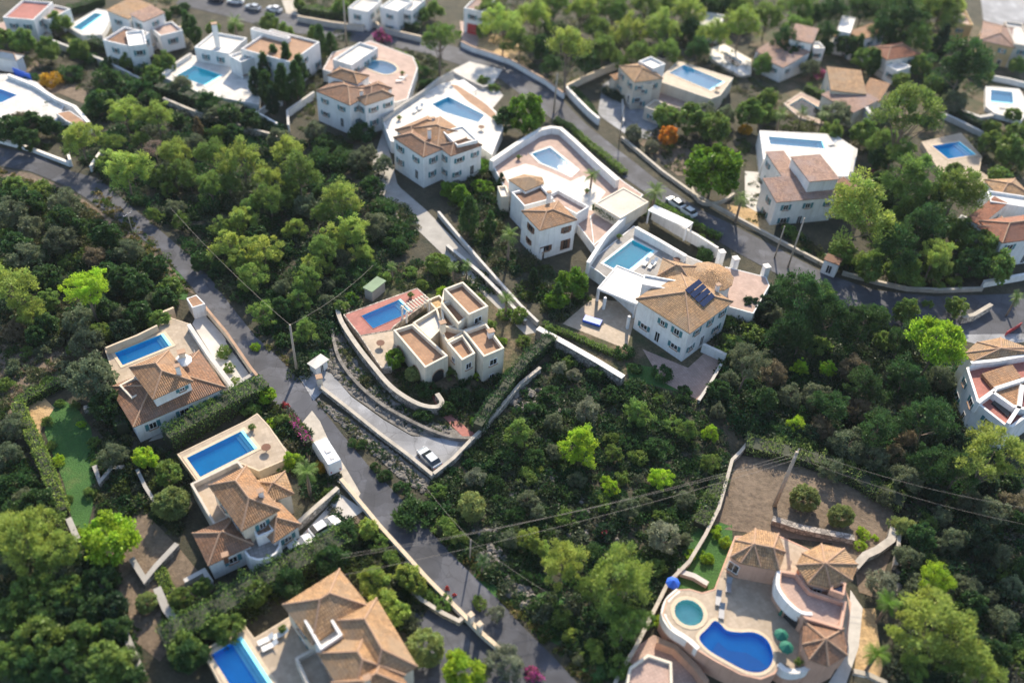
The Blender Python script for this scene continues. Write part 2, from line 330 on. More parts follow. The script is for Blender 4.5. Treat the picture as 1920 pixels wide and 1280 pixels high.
# ---------------------------------------------------------------- pools and decks
def pool(label, pts, z, water='blue', coping='coping', cw=0.45, depth=0.95, steps=None):
    """pts: ccw world outline of the water. returns (thing, hole outline for the deck)"""
    c = sum(pts, Vector())/len(pts); t = thing('swimming_pool', label, 'pool', (c.x, c.y, z), 'garden swimming pools')
    o2 = offset(pts, -cw)
    bm = bmesh.new(); fill(bm, o2, [pts], z+0.06)
    n = len(pts)
    for lp, zz in ((o2, z-0.3), (pts, z-0.16)):
        for i in range(len(lp)):
            a, b = lp[i], lp[(i+1) % len(lp)]
            bm.faces.new([bm.verts.new((a.x, a.y, zz)), bm.verts.new((b.x, b.y, zz)), bm.verts.new((b.x, b.y, z+0.06)), bm.verts.new((a.x, a.y, z+0.06))])
    bmesh.ops.remove_doubles(bm, verts=bm.verts, dist=0.002); build('coping', bm, coping, t)
    bm = bmesh.new(); lo = offset(pts, 0.02)
    for i in range(n):
        a, b = lo[i], lo[(i+1) % n]
        bm.faces.new([bm.verts.new((a.x, a.y, z-depth)), bm.verts.new((b.x, b.y, z-depth)), bm.verts.new((b.x, b.y, z+0.04)), bm.verts.new((a.x, a.y, z+0.04))])
    fill(bm, lo, [], z-depth)
    if steps is None and n == 4 and water != 'milky': steps = 1
    bm2 = bmesh.new()
    if steps:
        for k in range(3):
            prism(bm2, [lo[steps], lo[(steps+1) % n], lo[(steps+1) % n]+(lo[(steps+2) % n]-lo[(steps+1) % n]).normalized()*(0.4*(3-k)), lo[steps]+(lo[steps-1]-lo[steps]).normalized()*(0.4*(3-k))], z-depth, z-depth+0.35*(k+1))
    build('basin', bm, 'b_'+water, t, recalc=False)
    if steps: build('steps', bm2, 'b_pale', t)
    else: bm2.free()
    bm = bmesh.new(); fill(bm, offset(pts, 0.03), [], z-0.09); build('water', bm, 'w_'+water, t, recalc=False)
    return offset(pts, -cw+0.06)
def deck(name, label, pts, z, zb, floor='floorb', wall='white', holes=(), cat='terrace', rim=0.0):
    pts = ccw(pts); c = sum(pts, Vector())/len(pts); t = thing(name, label, cat, (c.x, c.y, 0))
    bm = bmesh.new(); fill(bm, pts, list(holes), z); build('paving', bm, floor, t, recalc=False)
    bm = bmesh.new()
    o2 = offset(pts, -0.18)
    for i in range(len(pts)):
        a, b, c1, d1 = pts[i], pts[(i+1) % len(pts)], o2[(i+1) % len(pts)], o2[i]
        h = z+0.03+rim
        prism(bm, [a, d1, c1, b], zb, h)
    build('retaining_wall', bm, wall, t)
    return t
# ---------------------------------------------------------------- house parts
def block(root, pts, zt, zb, wall='white', flat=None, ph=0.5, pt=0.25):
    bm = bmesh.new(); n = len(pts)
    if flat:
        ip = offset(pts, pt); V = {}
        for i in range(n):
            a, b, c, d = pts[i], pts[(i+1) % n], ip[(i+1) % n], ip[i]
            mk = lambda p, z: bm.verts.new((p.x, p.y, z))
            bm.faces.new((mk(a, zb), mk(b, zb), mk(b, zt), mk(a, zt)))
            bm.faces.new((mk(a, zt), mk(b, zt), mk(c, zt), mk(d, zt)))
            bm.faces.new((mk(c, zt), mk(c, zt-ph), mk(d, zt-ph), mk(d, zt)))
        bmesh.ops.remove_doubles(bm, verts=bm.verts, dist=0.002); build('wall', bm, wall, root)
        bm = bmesh.new(); fill(bm, ip, [], zt-ph+0.01); build('flat_roof', bm, flat, root, recalc=False)
    else: prism(bm, pts, zb, zt); build('wall', bm, wall, root)
def polyroof(root, pts, apex, z, rise, mat='tile', over=0.35, ridge='ridge'):
    pts = offset(pts, -over); n = len(pts)
    ap = [Vector((a.x, a.y, z+rise)) for a in apex]; near = [min(range(len(ap)), key=lambda k: (ap[k].xy-p.xy).length) for p in pts]
    bm = bmesh.new(); tv = [bm.verts.new((p.x, p.y, z)) for p in pts]; av = [bm.verts.new(a) for a in ap]; bv = [bm.verts.new((p.x, p.y, z-0.16)) for p in pts]
    for i in range(n):
        j = (i+1) % n; a, b = near[i], near[j]
        bm.faces.new((tv[i], tv[j], av[b], av[a]) if a != b else (tv[i], tv[j], av[a]))
        bm.faces.new((bv[i], bv[j], tv[j], tv[i]))
    bm.faces.new(bv[::-1]); r = build('roof', bm, mat, root)
    if ridge:
        bm = bmesh.new()
        for i in range(n):
            tube(bm, Vector((pts[i].x, pts[i].y, z+0.03)), ap[near[i]]+Vector((0, 0, 0.03)), 0.13)
        for a in range(len(ap)-1): tube(bm, ap[a]+Vector((0, 0, .03)), ap[a+1]+Vector((0, 0, .03)), 0.13)
        build('ridge_tiles', bm, ridge, r)
    return r
def hip(root, pts, z, rise=1.4, mat='tile', over=0.35, ridge='ridge'):
    a, b, c, d = pts; L, Wd = (b-a).length, (c-b).length
    if L < Wd: a, b, c, d = b, c, d, a; L, Wd = Wd, L
    e = (b-a).normalized(); m1 = (a+d)/2; m2 = (b+c)/2; k = min(Wd/2, L/2-0.05)
    return polyroof(root, pts, [m1+e*k, m2-e*k], z, rise, mat, over, ridge)
def shed(root, pts, lowside, z, rise=0.9, mat='tile', over=0.2, wall='white'):
    """single pitch, low along edge lowside"""
    p = offset(pts, -over); n = 4; hz = [z]*4; hz[(lowside+2) % 4] = z+rise; hz[(lowside+3) % 4] = z+rise
    bm = bmesh.new(); tv = [bm.verts.new((p[i].x, p[i].y, hz[i])) for i in range(4)]; bv = [bm.verts.new((p[i].x, p[i].y, hz[i]-0.16)) for i in range(4)]
    bm.faces.new(tv); bm.faces.new(bv[::-1])
    for i in range(4): bm.faces.new((bv[i], bv[(i+1) % 4], tv[(i+1) % 4], tv[i]))
    r = build('roof', bm, mat, root)
    bm = bmesh.new(); lo = [bm.verts.new((q_.x, q_.y, z-0.3)) for q_ in pts]; hi = [bm.verts.new((pts[i].x, pts[i].y, hz[i]-0.15)) for i in range(4)]
    for i in range(4): bm.faces.new((lo[i], lo[(i+1) % 4], hi[(i+1) % 4], hi[i]))
    build('gable_wall', bm, wall, root)
    return r
def frontside(pts):   # side whose outward normal points most at the camera
    best = []
    for i in range(len(pts)):
        a, b = pts[i], pts[(i+1) % len(pts)]; e = (b-a); m = (a+b)/2
        nn = Vector((e.y, -e.x, 0)).normalized(); best.append((nn.dot((Vector((0, 0, 0))-Vector((m.x, m.y, 0))).normalized()), i))
    return sorted(best, reverse=True)
def window(root, a, b, t, zc, w, h, style='shut', name='window'):
    e = (b-a); L = e.length; e = e/L; nn = Vector((e.y, -e.x, 0)); c = a+e*(t*L); c = Vector((c.x, c.y, 0))
    bm = bmesh.new(); fw = 0.09; D = 0.06
    for (s0, s1, z0, z1) in ((-w/2, -w/2+fw, zc-h/2, zc+h/2), (w/2-fw, w/2, zc-h/2, zc+h/2), (-w/2+fw, w/2-fw, zc+h/2-fw, zc+h/2), (-w/2+fw, w/2-fw, zc-h/2, zc-h/2+fw), (-0.03, 0.03, zc-h/2+fw, zc+h/2-fw)):
        box(bm, c+e*((s0+s1)/2)+nn*(D/2-0.01), e, s1-s0, D, z0, z1)
    f = build(name, bm, 'shutb' if style == 'brown' else 'white', root)
    bm = bmesh.new(); box(bm, c+nn*0.005, e, w-2*fw, 0.03, zc-h/2+fw, zc+h/2-fw); build('pane', bm, 'glass', f)
    if name == 'window':
        bm = bmesh.new(); box(bm, c+nn*0.10, e, w+0.3, 0.22, zc-h/2-0.11, zc-h/2-0.02); build('sill', bm, 'ridge', f)
    if style in ('shut', 'brown'):
        for s in (-1, 1):
            bm = bmesh.new(); box(bm, c+e*(s*(w/2+0.27))+nn*0.035, e, 0.5, 0.05, zc-h/2, zc+h/2); build('shutter', bm, 'shut' if style == 'shut' else 'shutb', f)
def arch(root, a, b, t, zb, w, h):
    e = (b-a); L = e.length; e = e/L; nn = Vector((e.y, -e.x, 0)); c = a+e*(t*L); c = Vector((c.x, c.y, 0))
    prof = [(-w/2, 0), (w/2, 0), (w/2, h-w/2)]+[(w/2*math.cos(k*math.pi/8), h-w/2+w/2*math.sin(k*math.pi/8)) for k in range(1, 8)]+[(-w/2, h-w/2)]
    bm = bmesh.new(); A = [bm.verts.new(c+e*u+nn*0.02+Vector((0, 0, zb+v))) for u, v in prof]; bm.faces.new(A)
    B = [bm.verts.new(c+e*u+nn*-0.05+Vector((0, 0, zb+v))) for u, v in prof]; bm.faces.new(B[::-1])
    for i in range(len(A)): bm.faces.new((B[i], B[(i+1) % len(A)], A[(i+1) % len(A)], A[i]))
    o = build('arch_opening', bm, 'glass', root)
    bm = bmesh.new()
    pr = prof[2:]
    for i in range(len(pr)-1): tube(bm, c+e*pr[i][0]+nn*0.04+Vector((0, 0, zb+pr[i][1])), c+e*pr[i+1][0]+nn*0.04+Vector((0, 0, zb+pr[i+1][1])), 0.09, n=4)
    build('arch_surround', bm, 'ridge', o)
def auto_windows(root, pts, zt, zb, sides=2, style='shut', arches=False, seed=0, dz=0.0):
    r = random.Random(seed); H = zt-zb; st = max(1, int(round(H/3.0)))
    for sc, i in frontside(pts)[:sides]:
        if sc < 0.05: continue
        a, b = pts[i], pts[(i+1) % len(pts)]; L = (b-a).length
        if L < 2.2: continue
        n = max(1, int(L/3.4))
        for s in range(st):
            zc = zt-dz-1.55-s*3.0
            if zc < 0.6: continue
            for k in range(n):
                if r.random() < 0.12 and n > 1: continue
                t = (k+0.5)/n+r.uniform(-0.06, 0.06)
                if arches and s == st-1: arch(root, a, b, t, zb+0.02, min(2.2, L/n*0.7), 2.5)
                elif s == st-1 and k == n//2 and n > 1: window(root, a, b, t, zc-0.35, 1.0, 2.1, style if style != 'shut' else 'plain', 'door')
                else: window(root, a, b, t, zc, r.choice((0.9, 1.1, 1.4)), r.choice((1.0, 1.2)), style)
def chimney(root, px, z, h=1.1, mat='white', w=0.6):
    p = P(px[0], px[1], z+h/2); e = Vector((0.88, 0.47, 0))
    bm = bmesh.new(); box(bm, p, e, w, w*0.8, z-0.6, z+h); o = build('chimney', bm, mat, root)
    bm = bmesh.new(); box(bm, p, e, w+0.25, w*0.8+0.25, z+h+0.18, z+h+0.28)
    for s in (-1, 1): box(bm, p+e*s*(w/2-0.08), e, 0.1, w*0.7, z+h, z+h+0.18)
    build('chimney_cap', bm, 'ridge', o)
def house(label, cpx, z=0, name='villa', group=None, cat='house'):
    p = P(*cpx, z); return thing(name, label, cat, (p.x, p.y, 0), group)
# block spec: (kind, crop, [ax,ay,bx,by,cx,cy], ztop, zbot, opts)
def hb(root, kind, k, co, zt, zb=-0.5, wall='white', mat='tile', rise=1.3, win=2, style='shut', arches=False, ph=0.5, over=0.35, low=None, seed=None, pt=0.25):
    A, B, C = q(k, *co); pts = rect(A, B, C, zt)
    if kind == 'flat': block(root, pts, zt, zb, wall, mat, ph, pt)
    elif kind == 'hip': block(root, pts, zt-0.05, zb, wall); hip(root, pts, zt, rise, mat, over)
    elif kind == 'shed':
        fs = frontside(pts)[0 if low is None else low][1]; block(root, pts, zt-0.2, zb, wall); shed(root, pts, fs, zt, rise, mat, wall=wall)
    if win: auto_windows(root, pts, zt, zb, win, style, arches, seed if seed is not None else int(co[0]+co[1]), 0.3 if kind == 'flat' else 0)
    return pts
# ---------------------------------------------------------------- walls, fences
def pathwall(name, label, pts, z0, h, t=0.3, mat='white', cap=None, cat='wall', closed=False, group=None, follow=True):
    """pts: world points; wall with base on the ground and level or following top"""
    n = len(pts); L = []; Rr = []
    for i in range(n):
        a = pts[i-1] if (i > 0 or closed) else pts[i]; b = pts[(i+1) % n] if (i < n-1 or closed) else pts[i]
        e1 = (pts[i]-a).xy; e2 = (b-pts[i]).xy
        e1 = e1.normalized() if e1.length > 1e-6 else e2.normalized(); e2 = e2.normalized() if e2.length > 1e-6 else e1
        m = Vector((-(e1+e2).y, (e1+e2).x)); m = m.normalized() if m.length > 1e-6 else Vector((-e1.y, e1.x))
        k = t/2/max(0.5, m.dot(Vector((-e1.y, e1.x)))); L.append(pts[i].xy+m*k); Rr.append(pts[i].xy-m*k)
    def mk(grow, za, zb):
        bm = bmesh.new(); rows = []
        for i in range(n):
            d = (L[i]-Rr[i]); d = d.normalized()*grow if grow else d*0
            base = (T(pts[i].x, pts[i].y) if follow else 0)+z0
            rows.append([bm.verts.new((*(L[i]+d), base+za)), bm.verts.new((*(Rr[i]-d), base+za)), bm.verts.new((*(Rr[i]-d), base+zb)), bm.verts.new((*(L[i]+d), base+zb))])
        for i in range(n if closed else n-1):
            a, b = rows[i], rows[(i+1) % n]
            for k in range(4): bm.faces.new((a[k], b[k], b[(k+1) % 4], a[(k+1) % 4]))
        if not closed: bm.faces.new(rows[0][::-1]); bm.faces.new(rows[-1])
        return bm
    if cap:
        c = sum(pts, Vector())/n; root = thing(name, label, cat, (c.x, c.y, 0), group)
        build('masonry', mk(0, -1.0, h), mat, root); build('coping', mk(0.06, h, h+0.09), cap, root); return root
    o = build(name, mk(0, -1.0, h), mat); return tag(o, label, cat, group)
def gwall(label, k, co, h=1.2, t=0.3, mat='white', cap='ridge', sm=False, z0=0.0, name='garden_wall', cat='wall', top=False, group=None):
    px = q(k, *co); pts = [G(x, y, (z0+h) if top else z0) for x, y in px]
    for p in pts: p.z = 0
    if sm: pts = smooth_poly(pts, 4, False)
    else:
        out = []
        for i in range(len(pts)-1):
            m = max(1, int((pts[i+1]-pts[i]).length/6))
            out += [pts[i].lerp(pts[i+1], j/m) for j in range(m)]
        pts = out+[pts[-1]]
    return pathwall(name, label, pts, z0, h, t, mat, cap, cat, False, group)
# ---------------------------------------------------------------- foliage
def leafmesh(name, C, D, L, Wd, col, mat='leaf', rng=None):
    """C centres, D long axes (N,3), L,Wd lengths (N,), col (N,3)"""
    n = len(C); D = D/np.linalg.norm(D, axis=1, keepdims=True)
    Rn = rng.normal(size=(n, 3)); Sd = np.cross(D, Rn); Sd /= np.linalg.norm(Sd, axis=1, keepdims=True)
    L = np.asarray(L).reshape(-1, 1)*np.ones((n, 1)); Wd = np.asarray(Wd).reshape(-1, 1)*np.ones((n, 1))
    V = np.stack([C-D*L/2, C+Sd*Wd/2, C+D*L/2, C-Sd*Wd/2], 1).reshape(-1, 3)
    me = bpy.data.meshes.new(name); me.vertices.add(4*n); me.vertices.foreach_set('co', V.astype(np.float32).ravel())
    me.loops.add(4*n); me.loops.foreach_set('vertex_index', np.arange(4*n, dtype=np.int32))
    me.polygons.add(n); me.polygons.foreach_set('loop_start', np.arange(0, 4*n, 4, dtype=np.int32)); me.polygons.foreach_set('loop_total', np.full(n, 4, dtype=np.int32))
    at = me.color_attributes.new('Col', 'FLOAT_COLOR', 'POINT'); cc = np.ones((4*n, 4), np.float32); cc[:, :3] = np.repeat(col, 4, 0); at.data.foreach_set('color', cc.ravel())
    me.update(calc_edges=True); me.materials.append(MT[mat]); return me
def sph(rng, n):
    v = rng.normal(size=(n, 3)); return v/np.linalg.norm(v, axis=1, keepdims=True)
def clumps(rng, nc, cz, az, lowcut, taper=0.0, inner=0.25, lob=0.16):
    out = []; ph = rng.uniform(0, 6.28, 3)
    while len(out) < nc:
        v = sph(rng, 1)[0]
        if v[2] < lowcut: continue
        r = (1-inner*rng.random()**1.5)*(1+lob*math.sin(3*math.atan2(v[1], v[0])+ph[0])+lob*math.sin(5*math.atan2(v[1], v[0])+ph[1]+v[2]*3))
        k = 1-taper*max(0, v[2]); p = np.array([v[0]*r*0.8*k, v[1]*r*0.8*k, cz+v[2]*az*r*0.85]); out.append(p)
    return np.array(out)
def crown(name, seed, nc, per, cz, az, lowcut=-0.5, taper=0.0, cr=0.26, L=0.13, Wd=0.055, out=0.8, up=0.5, vary=0.25, hue=(0.12, 0.0, -0.1), inner=0.25, lob=0.16):
    rng = np.random.default_rng(seed); cs = clumps(rng, nc, cz, az, lowcut, taper, inner, lob)
    C = []; D = []; K = []; Ls = []
    for c in cs:
        r = cr*rng.uniform(0.55, 1.35); per_ = per; per = int(per_*rng.uniform(.45, 1.4)); v = sph(rng, per); rad = r*rng.random(per)**0.45
        C.append(c+v*rad[:, None]*np.array([1, 1, 0.8])); D.append(v*out+np.array([0, 0, up])+rng.normal(size=(per, 3))*0.35)
        k = 1+rng.uniform(-vary, vary); b = k*(1+rng.uniform(-0.18, 0.18, size=(per, 1))); h = rng.uniform(-0.5, 1)
        K.append(b*np.array([[1+hue[0]*h, 1+hue[1]*h, 1+hue[2]*h]])); Ls.append(L*rng.uniform(0.5, 1.5, per)); per = per_
    Ls = np.concatenate(Ls); return leafmesh(name, np.concatenate(C), np.concatenate(D), Ls, Ls*Wd/L, np.concatenate(K), rng=rng), cs
def trunkmesh(name, seed, cs, base_r=0.05, top=1.5, lean=0.1, nl=9, mat='bark', spread=1.0):
    rg = random.Random(seed); bm = bmesh.new(); lx, ly = rg.uniform(-lean, lean), rg.uniform(-lean, lean)
    pts = [Vector((lx*t*t+rg.uniform(-.015, .015), ly*t*t+rg.uniform(-.015, .015), top*t-0.1)) for t in (0, .2, .4, .6, .8, 1)]
    rr = [base_r*(1-0.75*t) for t in (0, .2, .4, .6, .8, 1)]
    for i in range(5): tube(bm, pts[i], pts[i+1], rr[i], rr[i+1], 6)
    for k in range(nl):
        c = Vector(cs[rg.randrange(len(cs))]); i = rg.choice((2, 3, 3, 4)); a = pts[i]; m = (a+c)/2+Vector((0, 0, -0.06)); tube(bm, a, m, rr[i]*0.55, rr[i]*0.35, 4); tube(bm, m, c, rr[i]*0.35, rr[i]*0.12, 4)
    me = bpy.data.meshes.new(name); bm.to_mesh(me); bm.free(); me.materials.append(MT[mat]); return me
LIB = {}
def lib(kind, **k):
    tr = k.pop('tr', {}); mesh = []
    for s in range(k.pop('variants', 3)):
        m, cs = crown(kind+'_crown', hash_(kind)+s, **k); t = trunkmesh(kind+'_trunk', hash_(kind)+s, cs, **tr); mesh.append((m, t))
    LIB[kind] = mesh
def hash_(s): return sum(ord(c)*(i+7) for i, c in enumerate(s)) % 9973
#            clumps per  centre  semi-axis
lib('pine', variants=7, nc=82, per=125, cz=1.45, az=0.85, lowcut=-0.35, cr=0.215, L=0.085, Wd=0.034, lob=0.24, tr=dict(base_r=0.055, top=1.7, nl=18))
lib('young_pine', variants=4, nc=62, per=120, cz=1.05, az=1.08, lowcut=-0.75, taper=0.3, cr=0.23, L=0.12, Wd=0.045, lob=0.24, tr=dict(base_r=0.05, top=1.9, nl=16))
lib('tall_pine', variants=3, nc=85, per=130, cz=1.6, az=1.15, lowcut=-0.6, taper=0.2, cr=0.22, L=0.085, Wd=0.038, lob=0.22, tr=dict(base_r=0.05, top=2.2, nl=16))
lib('high_pine', variants=3, nc=70, per=120, cz=2.4, az=0.75, lowcut=-0.4, cr=0.22, L=0.085, Wd=0.036, lob=0.22, tr=dict(base_r=0.075, top=2.5, nl=16, lean=.25))
lib('umbrella_pine', variants=2, nc=70, per=140, cz=1.5, az=0.5, lowcut=-0.2, cr=0.22, L=0.09, Wd=0.04, lob=0.10, tr=dict(base_r=0.05, top=1.5))
lib('olive_tree', variants=3, nc=60, per=100, cz=0.95, az=0.8, lowcut=-0.6, cr=0.22, L=0.11, Wd=0.05, out=0.5, up=0.2, hue=(0.05, 0.02, 0.1), lob=0.12, tr=dict(base_r=0.07, top=1.1))
lib('leafy_tree', variants=3, nc=70, per=110, cz=1.1, az=0.9, lowcut=-0.65, cr=0.24, L=0.12, Wd=0.085, out=0.5, up=0.1, hue=(0.15, 0.0, -0.1), lob=0.12, tr=dict(base_r=0.05, top=1.3))
lib('bush', variants=4, nc=30, per=80, cz=0.45, az=0.62, lowcut=-0.45, cr=0.30, L=0.16, Wd=0.09, out=0.4, up=0.3, lob=0.12, tr=dict(base_r=0.05, top=0.6, nl=6))
lib('round_bush', variants=2, nc=170, per=70, cz=0.75, az=0.85, lowcut=-0.75, cr=0.17, L=0.10, Wd=0.06, out=0.4, up=0.3, lob=0.02, inner=0.12, tr=dict(base_r=0.05, top=0.7, nl=6))
lib('cypress', variants=2, nc=95, per=70, cz=2.3, az=2.7, lowcut=-0.85, taper=0.55, cr=0.30, L=0.22, Wd=0.08, out=0.3, up=1.2, lob=0.03, inner=0.3, tr=dict(base_r=0.10, top=3.6, nl=3))
lib('dead_pine', variants=2, nc=42, per=34, cz=1.4, az=0.85, lowcut=-0.4, cr=0.27, L=0.17, Wd=0.02, out=0.9, up=0.2, hue=(0, 0, 0), lob=0.12, tr=dict(base_r=0.05, top=1.7, nl=30, mat='dead'))
lib('flower_bush', variants=2, nc=30, per=80, cz=0.45, az=0.62, lowcut=-0.45, cr=0.30, L=0.16, Wd=0.09, out=0.4, up=0.3, lob=0.2, tr=dict(base_r=0.05, top=0.6, nl=6))
for _m, _t in LIB['flower_bush']:
    _a = _m.color_attributes['Col'].data; _n = len(_a); _c = np.empty(_n*4, np.float32); _a.foreach_get('color', _c); _c = _c.reshape(-1, 4, 4); _g = np.random.default_rng(1).random(len(_c)) < .42; _c[_g, :, :3] *= np.array([.16, 1.7, .12]); _a.foreach_set('color', _c.ravel())
def palm_lib():
    out = []
    for s in range(3):
        rg = random.Random(50+s); bm = bmesh.new()
        for k in range(34):
            az = k*2.4+rg.uniform(-.2, .2); el = rg.uniform(-0.5, 1.25); p = Vector((0, 0, 2.5)); d = Vector((math.cos(az)*math.cos(el), math.sin(az)*math.cos(el), math.sin(el)))
            ln = rg.uniform(0.85, 1.05)
            for j in range(7):
                w = 0.24*math.sin(math.pi*(j+1.0)/8)+0.02; s_ = d.cross(Vector((0, 0, 1))).normalized(); nx = p+d*ln/7; w2 = 0.24*math.sin(math.pi*(j+2.0)/8)+0.02
                u = s_.cross(d)
                for sg in (-1, 1):
                    for h_ in (0, 1):
                        a = p.lerp(nx, h_*0.5); b = p.lerp(nx, h_*0.5+0.28)
                        tip = a+s_*sg*w+d*0.10-u*w*0.25
                        bm.faces.new([bm.verts.new(x) for x in (a, b, tip)])
                p = nx; d = (d+Vector((0, 0, -0.17))).normalized()
        me = bpy.data.meshes.new('palm_crown'); bm.to_mesh(me); bm.free()
        at = me.color_attributes.new('Col', 'FLOAT_COLOR', 'POINT'); r2 = np.random.default_rng(s); n = len(me.vertices); cc = np.ones((n, 4), np.float32); cc[:, :3] = np.repeat(r2.uniform(0.7, 1.25, (n//3, 1)), 3, 0); at.data.foreach_set('color', cc.ravel()); me.materials.append(MT['leaf'])
        bm = bmesh.new()
        for j in range(14):
            z0 = j*0.18-0.1; tube(bm, Vector((0, 0, z0)), Vector((0, 0, z0+0.19)), 0.12-0.003*j, 0.14-0.003*j, 8)
        t = bpy.data.meshes.new('palm_trunk'); bm.to_mesh(t); bm.free(); t.materials.append(MT['bark']); out.append((me, t))
    LIB['palm'] = out
palm_lib()
KIND = {  # kind: (name, category, centre height ratio, default tint)
 'pine': ('pine_tree', 'tree', 1.45), 'young_pine': ('young_pine', 'tree', 1.05), 'tall_pine': ('tall_pine', 'tree', 1.5), 'umbrella_pine': ('umbrella_pine', 'tree', 1.5),
 'high_pine': ('high_pine', 'tree', 2.4), 'olive_tree': ('olive_tree', 'tree', 0.95), 'leafy_tree': ('leafy_tree', 'tree', 1.1), 'bush': ('shrub', 'shrub', 0.45), 'flower_bush': ('flowering_shrub', 'shrub', 0.45), 'round_bush': ('round_shrub', 'shrub', 0.75),
 'cypress': ('cypress_tree', 'tree', 2.3), 'dead_pine': ('dead_pine', 'tree', 1.4), 'palm': ('palm_tree', 'palm', 2.5)}
TINTS = {'lime': ((0.33, 0.50, 0.04), 'lime green'), 'yel': ((0.31, 0.40, 0.085), 'yellow-green'), 'mid': ((0.165, 0.26, 0.06), 'mid-green'), 'pale': ((0.26, 0.32, 0.11), 'pale green'),
 'dark': ((0.055, 0.12, 0.036), 'dark green'), 'deep': ((0.032, 0.072, 0.036), 'very dark green'), 'grey': ((0.15, 0.185, 0.10), 'grey-green'), 'silver': ((0.24, 0.26, 0.17), 'silvery'), 'brown': ((0.20, 0.17, 0.10), 'brown'),
 'ash': ((0.30, 0.23, 0.19), 'bare grey'), 'gold': ((0.5, 0.30, 0.03), 'golden yellow'), 'orange': ((0.55, 0.24, 0.03), 'orange-leaved'), 'magenta': ((0.50, 0.07, 0.30), 'magenta-flowered'), 'purple': ((0.22, 0.04, 0.35), 'purple-flowered'), 'magmix': ((0.10, 0.13, 0.04), 'mixed'), 'redf': ((0.6, 0.05, 0.10), 'red-flowered'), 'bright': ((0.12, 0.24, 0.025), 'bright green')}
TREES = []
def plant(kind, tint, px, py, w, label=None, group=None, z0=0.0, hs=1.0):
    nm, cat, ch = KIND[kind]; r = 3.0
    for _ in range(4):
        g = G(px, py, z0+ch*r*hs); d = (g-Vector((0, 0, CH))).length; r = w*d/FPX/2*1.0
    cr, tk = rnd.choice(LIB[kind]); c0 = TINTS[tint][0]; j = rnd.uniform(0.85, 1.15)
    t = thing(nm, label or 'x', cat, (g.x, g.y, T(g.x, g.y)+z0), group); sx = rnd.uniform(.88, 1.12); t.scale = (r*sx, r/sx, r*hs*rnd.uniform(.92, 1.1)); t.rotation_euler = (0, 0, rnd.uniform(0, 6.28))
    o = bpy.data.objects.new('crown', cr); COL.objects.link(o); o.parent = t; o.color = (c0[0]*j*rnd.uniform(.93, 1.07), c0[1]*j, c0[2]*j, 1)
    o = bpy.data.objects.new('trunk', tk); COL.objects.link(o); o.parent = t
    TREES.append((t, kind, tint, px, py, w, label)); return t
def many(kind, tint, *a, **k):
    for i in range(0, len(a), 3): plant(kind, tint, a[i], a[i+1], a[i+2], **k)
def inside(x, y, pg):
    c = False; j = len(pg)-1
    for i in range(len(pg)):
        if (pg[i][1] > y) != (pg[j][1] > y) and x < (pg[j][0]-pg[i][0])*(y-pg[i][1])/(pg[j][1]-pg[i][1])+pg[i][0]: c = not c
        j = i
    return c
def scatter(pg, n, kinds, wmin, wmax, gap=0.62, seed=1):
    r = random.Random(seed); x0 = min(p[0] for p in pg); x1 = max(p[0] for p in pg); y0 = min(p[1] for p in pg); y1 = max(p[1] for p in pg); c = 0
    for _ in range(n*40):
        if c >= n: break
        x, y = r.uniform(x0, x1), r.uniform(y0, y1); w = r.uniform(wmin, wmax)
        if not inside(x, y, pg): continue
        if any((x-t[3])**2+(y-t[4])**2 < ((w+t[5])/2*gap)**2 for t in TREES): continue
        k, ti = r.choice(kinds); plant(k, ti, x, y, w); c += 1
SHR = None
def scrub(label, polys, n, rmin, rmax, cols, seed=3, avoid=(), name='scrub', leaf=1.0):
    """one object of uncountable low bushes over the pixel polygons"""
    rng = np.random.default_rng(seed); r = random.Random(seed); CC = []; DD = []; LL = []; KK = []
    areas = []
    for pg in polys:
        w = ccw([G(*p) for p in pg]); areas.append((w, abs(sum(w[i].x*w[(i+1) % len(w)].y-w[(i+1) % len(w)].x*w[i].y for i in range(len(w))))/2))
    tot = sum(a for _, a in areas)
    for w, a in areas:
        pg = [(p.x, p.y) for p in w]; x0 = min(p[0] for p in pg); x1 = max(p[0] for p in pg); y0 = min(p[1] for p in pg); y1 = max(p[1] for p in pg); k = 0; m = int(n*a/tot)
        while k < m:
            x, y = r.uniform(x0, x1), r.uniform(y0, y1)
            if not inside(x, y, pg): continue
            k += 1
            if avoid and any(inside(x, y, av) for av in avoid): continue
            R = r.uniform(rmin, rmax)*r.choice((0.6, 1, 1, 1.3)); dist = math.hypot(x, y, 100); nl = int(min(260, max(50, 120*(140/dist)**2*R*R)))
            v = sph(rng, nl); v[:, 2] = np.abs(v[:, 2]); rad = R*(0.45+0.6*rng.random(nl)**0.6); lump = 1+0.25*np.sin(v[:, 0]*5+k)*np.cos(v[:, 1]*4+k*2)
            CC.append(np.array([x, y, T(x, y)-0.1])+v*(rad*lump)[:, None]*np.array([1, 1, 0.85*r.uniform(.6, 1.2)]))
            DD.append(v+rng.normal(size=(nl, 3))*0.8); LL.append(leaf*rng.uniform(0.28, 0.5, nl)*(0.6+0.4*min(R, 1.6)))
            c = np.array(r.choice(cols))*r.uniform(0.75, 1.25); KK.append(c*(1+rng.uniform(-.25, .25, (nl, 1))))
    L = np.concatenate(LL); me = leafmesh(name, np.concatenate(CC), np.concatenate(DD), L, L*0.5, np.concatenate(KK), rng=rng)
    o = bpy.data.objects.new(name, me); COL.objects.link(o); return tag(o, label, 'scrub', None, 'stuff')
